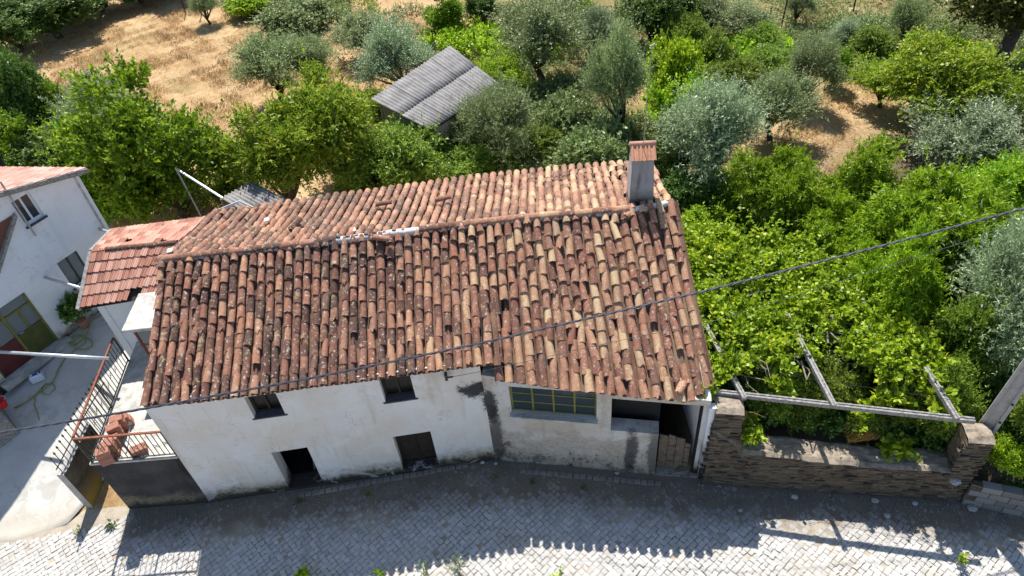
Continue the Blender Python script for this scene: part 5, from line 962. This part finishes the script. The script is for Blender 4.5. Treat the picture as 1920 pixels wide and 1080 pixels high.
TREES += [
 ('dark', 1, 150, 40, -35, 150, 'hedge_bush', 'dark hedge bush third from the far upper left corner'),
 ('dark', 0, 330, -8, -90, 150, 'hedge_bush', 'dark tree at the top edge left of the small dark olive'),
 ('mid', 1, 1285, 112, 22, 110, 'shrub', 'leafy green shrub below the large dark tree at the top'),
 ('dark', 0, 1300, 60, -30, 110, 'tree', 'dark tree right of the large dark tree at the top edge'),
 ('olive', 2, 1330, 70, -5, 90, 'olive_tree', 'grey olive between the dark trees and the orchard shrubs'),
 ('lime', 1, 1290, 262, 150, 130, 'shrub', 'bright yellow-green climber mass right of the mast behind the silvery olive'),
 ('mid', 0, 1385, 190, 100, 110, 'shrub', 'dark green ivy column in the middle of the upper right orchard'),
 ('lime', 0, 1470, 190, 120, 80, 'shrub', 'yellow-green bush just left of the small bare-trunk olive'),
 ('mid', 1, 1630, 110, 50, 90, 'shrub', 'green bush left of the slim olive at the upper right'),
 ('bramble', 0, 1620, 85, 45, 110, 'shrub', 'pale bramble mound at the upper right orchard edge'),
 ('lime', 1, 1760, 130, 70, 110, 'shrub', 'bright green bush at the foot of the forked tree'),
 ('silver', 1, 1110, 110, 15, 80, 'olive_tree', 'grey olive right of the big olive at the top'),
 ('mid', 0, 1090, 60, -10, 90, 'shrub', 'green shrub at the top edge below the greenhouse frame'),
 ('bramble', 0, 560, 60, 12, 150, 'shrub', 'pale green bramble mound at the top above the field olives'),
 ('lime', 0, 470, 30, -15, 90, 'shrub', 'bright green bush at the top edge right of the small dark olive'),
 ('citrus', 1, 60, 330, 225, 130, 'shrub', 'leafy green shrub above the white house roof at left'),
 ('mid', 1, 455, 395, 330, 100, 'shrub', 'leafy shrub beside the low corrugated lean-to shed'),
 ('olive', 0, 870, 300, 200, 110, 'olive_tree', 'olive in front of the lower right corner of the shed roof'),
 ('peach', 0, 1545, 520, 380, 170, 'peach_tree', 'peach tree in front of the bent-trunk one above the vine'),
 ('peach', 0, 1800, 560, 400, 170, 'peach_tree', 'peach tree under the cable next to the pale olive'),
 ('mid', 0, 1490, 800, 752, 80, 'shrub', 'pale leafy weed spilling over the stone wall top left of its middle'),
 ('mid', 1, 1615, 812, 765, 80, 'shrub', 'pale leafy weed spilling over the stone wall top right of its middle'),
 ('mid', 1, 1740, 800, 690, 120, 'shrub', 'green tangle beneath the right end of the pergola beam'),
 ('mid', 1, 1010, 300, 235, 120, 'shrub', 'green shrub at the left edge of the bramble thicket'),
 ('bramble', 0, 1120, 322, 250, 190, 'shrub', 'pale bramble mound just behind the back eave left of the chimney'),
 ('bramble', 0, 1060, 262, 190, 170, 'shrub', 'pale bramble mound between the two dark olives'),
 ('dark', 1, 1250, 330, 250, 110, 'shrub', 'dark shrub in the shade right behind the chimney'),
 ('dark', 0, 1290, 400, 320, 120, 'shrub', 'dark shaded shrub at the foot of the large silvery olive'),
 ('mid', 0, 720, 235, 160, 90, 'shrub', 'green shrub at the lower left corner of the shed roof'),
 ('mid', 1, 1330, 205, 130, 110, 'shrub', 'green thicket left of the ivy column in the orchard'),
 ('yellow', 0, 1650, 200, 105, 120, 'tree', 'small yellow-green tree left of the large yellowing one'),
 ('mid', 0, 1430, 110, 40, 100, 'shrub', 'green bush behind the orchard stakes'),
]
for k, (kind, va, bx, by, ty, wpx, nm, lab) in enumerate(TREES):
    cm, tm, h0, R0 = PROTO[kind][va % len(PROTO[kind])]; p = gat(bx, by); ht = max(.6, height_at(p, ty)-p[2]); dep = proj((p[0], p[1], p[2]+ht*.5))[2]; wd_ = wpx*dep/FPX
    sx_, sz_ = wd_/(2*R0*1.02), ht/(h0*1.04); t = thing(nm, p, lab, 'olive tree' if 'olive' in nm else ('shrub' if nm in ('shrub', 'hedge_bush') else 'tree')); t.rotation_euler = (0, 0, rng.uniform(0, 6.28)); t.scale = (sx_*rng.uniform(.88, 1.14), sx_*rng.uniform(.88, 1.14), sz_)
    for n_, me in (('crown', cm), ('trunk', tm)): o = bpy.data.objects.new(n_, me); COL.objects.link(o); o.parent = t

# ------------------------------------------------------------------ ground vegetation
def inside(x, y, poly):
    c = np.zeros(len(x), bool); n = len(poly)
    for i in range(n):
        x0, y0 = poly[i][:2]; x1, y1 = poly[(i+1) % n][:2]; k = ((y0 > y) != (y1 > y)) & (x < (x1-x0)*(y-y0)/((y1-y0) or 1e-9)+x0); c ^= k
    return c
def cover_geo(seed, poly, n, hgt, ll, lw, clump=.8, tl=.3, lpt=8, lup=.3, zf=None, thr=-.35):
    r = np.random.default_rng(seed); P = np.array([q[:2] for q in poly]); lo, hi = P.min(0), P.max(0); X = r.uniform(lo[0], hi[0], n*4); Y = r.uniform(lo[1], hi[1], n*4); k = inside(X, Y, poly); X, Y = X[k][:n], Y[k][:n]
    hm = vnoise(X, Y, clump, seed)*.6+vnoise(X, Y, clump*2.7, seed+4)*.4; k = hm > thr+r.normal(0, .12, len(X)); X, Y, hm = X[k], Y[k], hm[k]
    z0 = gz(X, Y) if zf is None else zf(X, Y); H = hgt*np.clip(.55+.55*hm, .12, 1.3); Z = z0+H*r.uniform(.35, 1.0, len(X))**.6
    O = np.stack([X, Y, Z], -1); m = len(X); T = r.normal(0, .6, (m, 3))+V(0, 0, .6); T /= np.linalg.norm(T, axis=1)[:, None]; s_ = r.uniform(0, 1, (m, lpt)); P = (O[:, None]+T[:, None]*(s_*tl)[..., None]).reshape(-1, 3)
    D = (T[:, None]*.4+r.normal(0, .6, (m, lpt, 3))+V(0, 0, lup)).reshape(-1, 3); D /= np.linalg.norm(D, axis=1)[:, None]; q = len(P); return leaf_quads(P, D, ll*r.uniform(.6, 1.25, q), lw*r.uniform(.7, 1.2, q), r)
def cover(name, label, cat, mat, seed, pxs, n, hgt, ll, lw, **kw):
    v, f = cover_geo(seed, [gat(*p) for p in pxs], n, hgt, ll, lw, **kw); return tag(link(name, raw_mesh(name, v, f), M[mat]), label, cat, None, 'stuff')
cover('bramble_patch', 'pale green bramble thicket behind the house between two olives', 'brambles', 'bramble', 101, [(985, 345), (975, 250), (1010, 180), (1075, 165), (1115, 230), (1225, 250), (1240, 350)], 5200, 1.0, .13, .075, thr=-.9)
cover('undergrowth', 'mixed green undergrowth behind the back eave and shed', 'undergrowth', 'mid', 102, [(640, 400), (640, 300), (760, 225), (880, 240), (1000, 215), (1000, 345), (800, 380)], 3600, .9, .16, .07, thr=-.6)
cover('undergrowth', 'dark green undergrowth between the white house and the citrus tree', 'undergrowth', 'dark_leaf', 103, [(10, 330), (10, 270), (110, 230), (210, 260), (200, 400)], 2200, .9, .15, .08, thr=-.7)
cover('undergrowth', 'low green growth along the top edge left of centre', 'undergrowth', 'bramble', 104, [(430, 26), (400, -30), (660, -20), (660, 42), (560, 45)], 2600, .45, .14, .07, thr=-.4)
cover('vine_row', 'low yellow-green vine row at the top centre', 'vines', 'lime', 105, [(790, 100), (800, 72), (930, 55), (1085, 55), (1080, 108), (920, 128)], 1500, .9, .15, .11, thr=-.6)
cover('vine_row', 'bright green climbers and vines in the upper right orchard', 'vines', 'lime', 106, [(1210, 250), (1210, 120), (1300, 90), (1480, 95), (1480, 130), (1320, 250)], 2600, 1.1, .15, .1, thr=-.55)
cover('orchard_grass', 'green grass and weeds in the upper right orchard', 'weeds', 'bramble', 107, [(1450, 110), (1440, 60), (1620, 45), (1930, 60), (1930, 160), (1720, 150), (1640, 170), (1580, 140)], 5000, .4, .13, .06, thr=-.3)
cover('vine_row', 'low green vines right of the forked dark tree', 'vines', 'lime', 108, [(1640, 175), (1640, 120), (1760, 90), (1930, 110), (1930, 175), (1800, 190)], 1800, .5, .15, .1, thr=-.4)
cover('undergrowth', 'dense garden growth behind the stone wall and under the peach trees', 'undergrowth', 'dark_leaf', 109, [(1330, 800), (1300, 560), (1275, 450), (1290, 380), (1500, 400), (1700, 470), (1930, 420), (1960, 900), (1800, 860)], 20000, .95, .12, .055, thr=-.75)  # dark leaves put the shade beneath vine and trees into the colour
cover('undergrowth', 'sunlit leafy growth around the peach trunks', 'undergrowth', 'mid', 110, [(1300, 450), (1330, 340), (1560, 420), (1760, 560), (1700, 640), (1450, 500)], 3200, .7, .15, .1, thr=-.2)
cover('undergrowth', 'green weeds at the field margin behind the shed', 'undergrowth', 'bramble', 111, [(860, 170), (780, 100), (1060, 110), (1110, 200), (1000, 230)], 1800, .5, .13, .06, thr=-.1)
cover('undergrowth', 'dry and green growth behind the outbuilding under the citrus tree', 'undergrowth', 'mid', 113, [(215, 425), (200, 395), (300, 350), (480, 330), (500, 380), (400, 400)], 1500, .6, .12, .055, thr=-.1)
cover('orchard_grass', 'green grass under the trees along the top right edge', 'weeds', 'bramble', 114, [(1220, 130), (1100, 60), (1200, -30), (1700, -60), (1930, -60), (1930, 60), (1600, 60), (1440, 110)], 7000, .4, .13, .055, thr=-.15)
cover('orchard_grass', 'pale green weeds around the shed and the olives at the top', 'weeds', 'bramble', 115, [(640, 130), (620, 60), (760, 20), (1060, 10), (1110, 120), (960, 130), (760, 110)], 4200, .35, .12, .05, thr=.0)
cover('undergrowth', 'green grass verge along the top edge left of centre', 'undergrowth', 'mid', 116, [(420, 20), (440, -40), (680, -40), (720, 30), (640, 50), (560, 40)], 2600, .35, .12, .05, thr=-.1)
cover('cabbage_patch', 'blue-green leafy patch beside the right gable', 'cabbages', 'olive_s', 112, [(1290, 485), (1285, 455), (1360, 445), (1380, 470)], 260, .35, .22, .14, thr=-.8)
# dry grass: bent straw blades in tufts
def straw(seed, poly, n, h, w):
    r = np.random.default_rng(seed); P = np.array([q[:2] for q in poly]); lo, hi = P.min(0), P.max(0); X = r.uniform(lo[0], hi[0], n*3); Y = r.uniform(lo[1], hi[1], n*3); k = inside(X, Y, poly); X, Y = X[k][:n], Y[k][:n]; m = len(X)
    hh = h*np.clip(.45+.8*vnoise(X, Y, .9, 1)+.5*vnoise(X, Y, 2.7, 3), .1, 1.9)*r.uniform(.6, 1.2, m); a = r.uniform(0, 6.28, m); b = vnoise(X, Y, .5, 8)*3+r.normal(0, .6, m); base = np.stack([X, Y, gz(X, Y)-.02], -1)
    side = np.stack([np.cos(a), np.sin(a), 0*a], -1)*(w/2); tip = base+np.stack([np.cos(b)*hh*.55, np.sin(b)*hh*.55, hh], -1); v = np.stack([base-side, base+side, tip], 1).reshape(-1, 3); return v, np.arange(m*3).reshape(-1, 3)
Fp = [gat(*p) for p in ((60, 130), (300, 10), (700, 20), (1900, 10), (1990, 330), (1560, 330), (1400, 330), (1060, 180), (640, 230), (430, 330), (60, 330))]
v, f = straw(5, Fp, 110000, .19, .024); tag(link('dry_grass', raw_mesh('dry_grass', v, f), M['straw']), 'dry straw-coloured grass covering the open field', 'grass', None, 'stuff')
Fp = [gat(*p) for p in ((60, 130), (-60, 20), (300, -40), (700, -30), (660, 60), (640, 230), (430, 330), (120, 300))]
v, f = straw(6, Fp, 70000, .2, .028); tag(link('dry_grass', raw_mesh('dry_grass', v, f), M['straw']), 'golden dry grass of the upper left field', 'grass', None, 'stuff')
# grape vine over the pergola
vine = thing('grape_vine', at(1420, 600, .9), 'bright yellow-green grape vine spread over the concrete pergola', 'vine')
vp = [at(x, y, 3.0) for x, y in ((1272, 430), (1400, 425), (1560, 470), (1660, 545), (1740, 620), (1790, 700), (1760, 735), (1690, 720), (1640, 690), (1560, 645), (1480, 690), (1430, 672), (1380, 700), (1340, 690), (1300, 600))]
zv = lambda X, Y: 2.45+0*X
vs, fs, nb = [], [], 0
def vadd(g):
    global nb
    vs.append(g[0]); fs.append(g[1]+nb); nb += len(g[0])
vadd(cover_geo(201, vp, 5600, .85, .125, .10, clump=1.3, tl=.32, lpt=10, lup=.05, zf=zv, thr=-.08))
vadd(cover_geo(211, vp, 700, 1.15, .10, .085, clump=2.3, tl=.75, lpt=14, lup=.1, zf=zv, thr=.1))
for sd, pts, z, n_ in ((202, ((1690, 650), (1750, 640), (1745, 700), (1700, 700)), 2.7, 90), (203, ((1715, 700), (1750, 700), (1762, 740), (1735, 745)), 2.5, 50), (204, ((1640, 735), (1700, 738), (1700, 755), (1645, 752)), 2.6, 45), (205, ((1300, 745), (1318, 748), (1370, 705), (1350, 690)), 2.95, 60), (206, ((1440, 700), (1490, 690), (1480, 735), (1450, 735)), 2.6, 60), (207, ((1270, 560), (1310, 560), (1330, 690), (1312, 690)), 3.0, 120), (208, ((1608, 760), (1630, 760), (1630, 790), (1612, 790)), 2.2, 30), (209, ((1735, 735), (1785, 745), (1790, 790), (1750, 790)), 2.6, 70), (210, ((1380, 795), (1420, 790), (1430, 830), (1395, 830)), 1.6, 40), (213, ((1650, 830), (1700, 830), (1700, 862), (1660, 858)), 1.25, 45)):
    vadd(cover_geo(sd, [at(x, y, z) for x, y in pts], n_, .35, .15, .13, tl=.2, lpt=7, lup=-.1, zf=lambda X, Y, z=z: z-.15+0*X, thr=-2))
link('foliage', raw_mesh('foliage', np.concatenate(vs)-root_loc(vine), np.concatenate(fs)), M['lime'], vine)
m = MB(); r_ = np.random.default_rng(9)
for k in range(26):
    a = at(r_.uniform(1330, 1640), r_.uniform(560, 690), 2.9); p = [a]
    for _ in range(5): p.append(p[-1]+V(r_.normal(0, .22), r_.normal(-.05, .2), r_.normal(-.02, .06)))
    m.tube(p, [.022, .018, .015, .012, .01, .006], 4)
for px, py in ((1350, 520), (1480, 560)): a = at(px, py, 2.9); m.tube([V(a[0]+.2, a[1], .8), V(a[0], a[1]+.1, 1.8), a], [.06, .05, .04], 6)
m.build('stem', M['twig'], vine)
# dry straw hanging by the pillar, weeds in the street, plants on the near side, loose stones
def weed(px, py, z, n, h, label, mat='weed', ll=.09, lw=.03, seed=1, name='weed', spread=.2):
    g = at(px, py, z); r = np.random.default_rng(seed); m = MB(); P, D = [], []
    t = thing(name, g, label, 'weed', 'weeds and grass tufts')
    for k in range(n):
        a = r.uniform(0, 6.28); tip = g+V(math.cos(a)*spread*r.uniform(.3, 1), math.sin(a)*spread*r.uniform(.3, 1), h*r.uniform(.5, 1)); mid = (g+tip)/2+V(0, 0, h*.12); m.tube([g+V(r.normal(0, .02), r.normal(0, .02), 0), mid, tip], [.007, .005, .002], 3)
        for s_ in r.uniform(.25, 1, 9): q = g+(tip-g)*s_+V(0, 0, h*.12*math.sin(math.pi*s_)); P.append(q); D.append(nrm((tip-g)*.6/np.linalg.norm(tip-g)+r.normal(0, .55, 3)))
    m.build('stem', M['twig'], t); P, D = np.array(P), np.array(D); v, f = leaf_quads(P, D, ll*r.uniform(.6, 1.3, len(P)), lw*r.uniform(.7, 1.2, len(P)), r); link('leaves', raw_mesh('leaves', v-root_loc(t), f), M[mat], t)
weed(860, 1075, .0, 14, .62, 'tall grey-green weed at the near street edge', seed=1, spread=.35, ll=.11, lw=.025); weed(800, 1078, 0, 7, .4, 'smaller dry weed left of the tall one at the street edge', seed=2, spread=.3)
weed(572, 1086, 0, 8, .3, 'bright green plant tip at the bottom edge left of the weeds', 'lime', .13, .09, 3); weed(712, 1084, 0, 5, .22, 'tiny green plant tip at the bottom edge beside the dry weed', 'lime', .11, .08, 4); weed(1052, 1084, 0, 5, .2, 'little yellow-green plant on the sunlit cobbles at the bottom', 'lime', .09, .06, 5); weed(1795, 1060, 0, 8, .5, 'slender green weed on the sunlit cobbles at lower right', 'lime', .09, .05, 6, spread=.12)
weed(213, 985, 0, 9, .18, 'small green weed in the sand by the terrace corner', 'weed', .09, .04, 7, spread=.18); weed(196, 905, 0, 8, .25, 'weed growing in the gap beside the narrow wall', 'mid', .1, .05, 8); weed(152, 995, 0, 5, .1, 'tiny weed at the foot of the narrow wall shadow', 'weed', .07, .03, 9)
for k, (px, py, lab) in enumerate(((1000, 905, 'before the garage window'), (690, 925, 'left of the low window'), (560, 940, 'below the doorway'), (930, 893, 'at the inner corner of the fronts'), (1095, 915, 'before the garage parapet'))): weed(px, py, 0, 6, .1, 'small dark grass tuft in the street dirt '+lab, 'dark_leaf', .08, .02, 20+k, 'grass_tuft', .1)
st = thing('dry_stalks', at(1392, 800, 1.8), 'dry straw stalks hanging over the stone wall by the pillar', 'dry plant'); m = MB(); g = at(1388, 770, 2.1); r_ = np.random.default_rng(4)
for k in range(14): e = g+V(r_.normal(-.15, .28), r_.normal(-.15, .08), r_.uniform(-.55, .1)); m.tube([g, (g+e)/2+V(0, -.05, .12), e], [.008, .007, .004], 4)
m.build('stalk', M['straw'], st)
m = MB(); g = at(1620, 800, 1.7); v, f = straw(1, [g+V(-.4, -.2, 0), g+V(.4, -.2, 0), g+V(.4, .3, 0), g+V(-.4, .3, 0)], 700, .4, .02); v[:, 2] += .5; tag(link('dry_stalks', raw_mesh('dry_stalks', v, f), m_leaf('rust_straw', [(.3, .15, .04), (.5, .28, .09)], .2)), 'rusty brown dried weeds hanging under the pergola beam', 'dry plant')
for k, (px, py, r0, lab) in enumerate(((1360, 838, .10, 'white round stone lying on top of the stone wall'), (1790, 905, .13, 'pale boulder on the block wall beside the right pillar'), (1822, 955, .12, 'pale rock on the street below the block wall'), (1490, 933, .08, 'white broken slab on the shaded street'), (1640, 940, .09, 'pale slab in the dirt below the stone wall'), (1663, 968, .08, 'grey stone in the dirt near the sunlit patch'), (930, 870, .05, 'small pale stone at the foot of the garage corner'), (905, 868, .06, 'bluish stone in the dirt by the inner corner'), (1157, 888, .06, 'white stone on the gutter course before the garage'), (1388, 958, .06, 'pale chip on the shaded cobbles right of the garage'), (1715, 945, .07, 'pale chip at the foot of the stone wall'))):
    z = 1.4 if k == 0 else (.85 if k == 1 else 0); lump('rock', at(px, py, z), (r0, r0*.8, r0*.4), M['loose'], lab, 'rock', 40+k, 'loose stones')
p = ypt(148, 578); sb = thing('potted_shrub', ypt(160, 612), 'dark potted shrub against the white house wall', 'shrub'); v, f, C = crown_geo(300, .45, .25, 1.3, nb=20, ntw=260, lpt=10, tl=.2, ll=.1, lw=.06); link('crown', raw_mesh('crown', v, f), M['dark_leaf'], sb); m = MB(); m.tube([V(0, 0, 0), V(0, 0, .3)], [.13, .17], 10); o = link('pot', raw_mesh('pot', m.v, m.f), M['flat'], sb); m = MB(); m.tube([V(0, 0, .25), V(.03, 0, .9)], [.03, .015], 6); link('stem', raw_mesh('stem', m.v, m.f), M['bark'], sb)

r_ = np.random.default_rng(77); bv, bf, nb = [], [], 0; g_v, g_f = SETTS[0]
for k in range(2600):
    x = r_.uniform(-10.3, 11); y = float(wall_y(x))-.05-abs(r_.normal(0, .55)); 
    if x < 4.1 and y > float(wall_y(x))-.03: continue
    q = r_.uniform(.012, .035)*(2.2 if r_.random() < .03 else 1); a = r_.uniform(0, 6.28); c_, s_ = math.cos(a), math.sin(a); X, Y = g_v[:, 0]*q, g_v[:, 1]*q*r_.uniform(.6, 1); bv.append(np.stack([x+c_*X-s_*Y, y+s_*X+c_*Y, .012+g_v[:, 2]*q], -1)); bf += [tuple(nb+i for i in t) for t in g_f]; nb += len(g_v)
tag(link('gravel', raw_mesh('gravel', np.concatenate(bv), bf), M['cobble_s']), 'loose gravel and grit in the dirt along the house fronts', 'gravel', None, 'stuff')
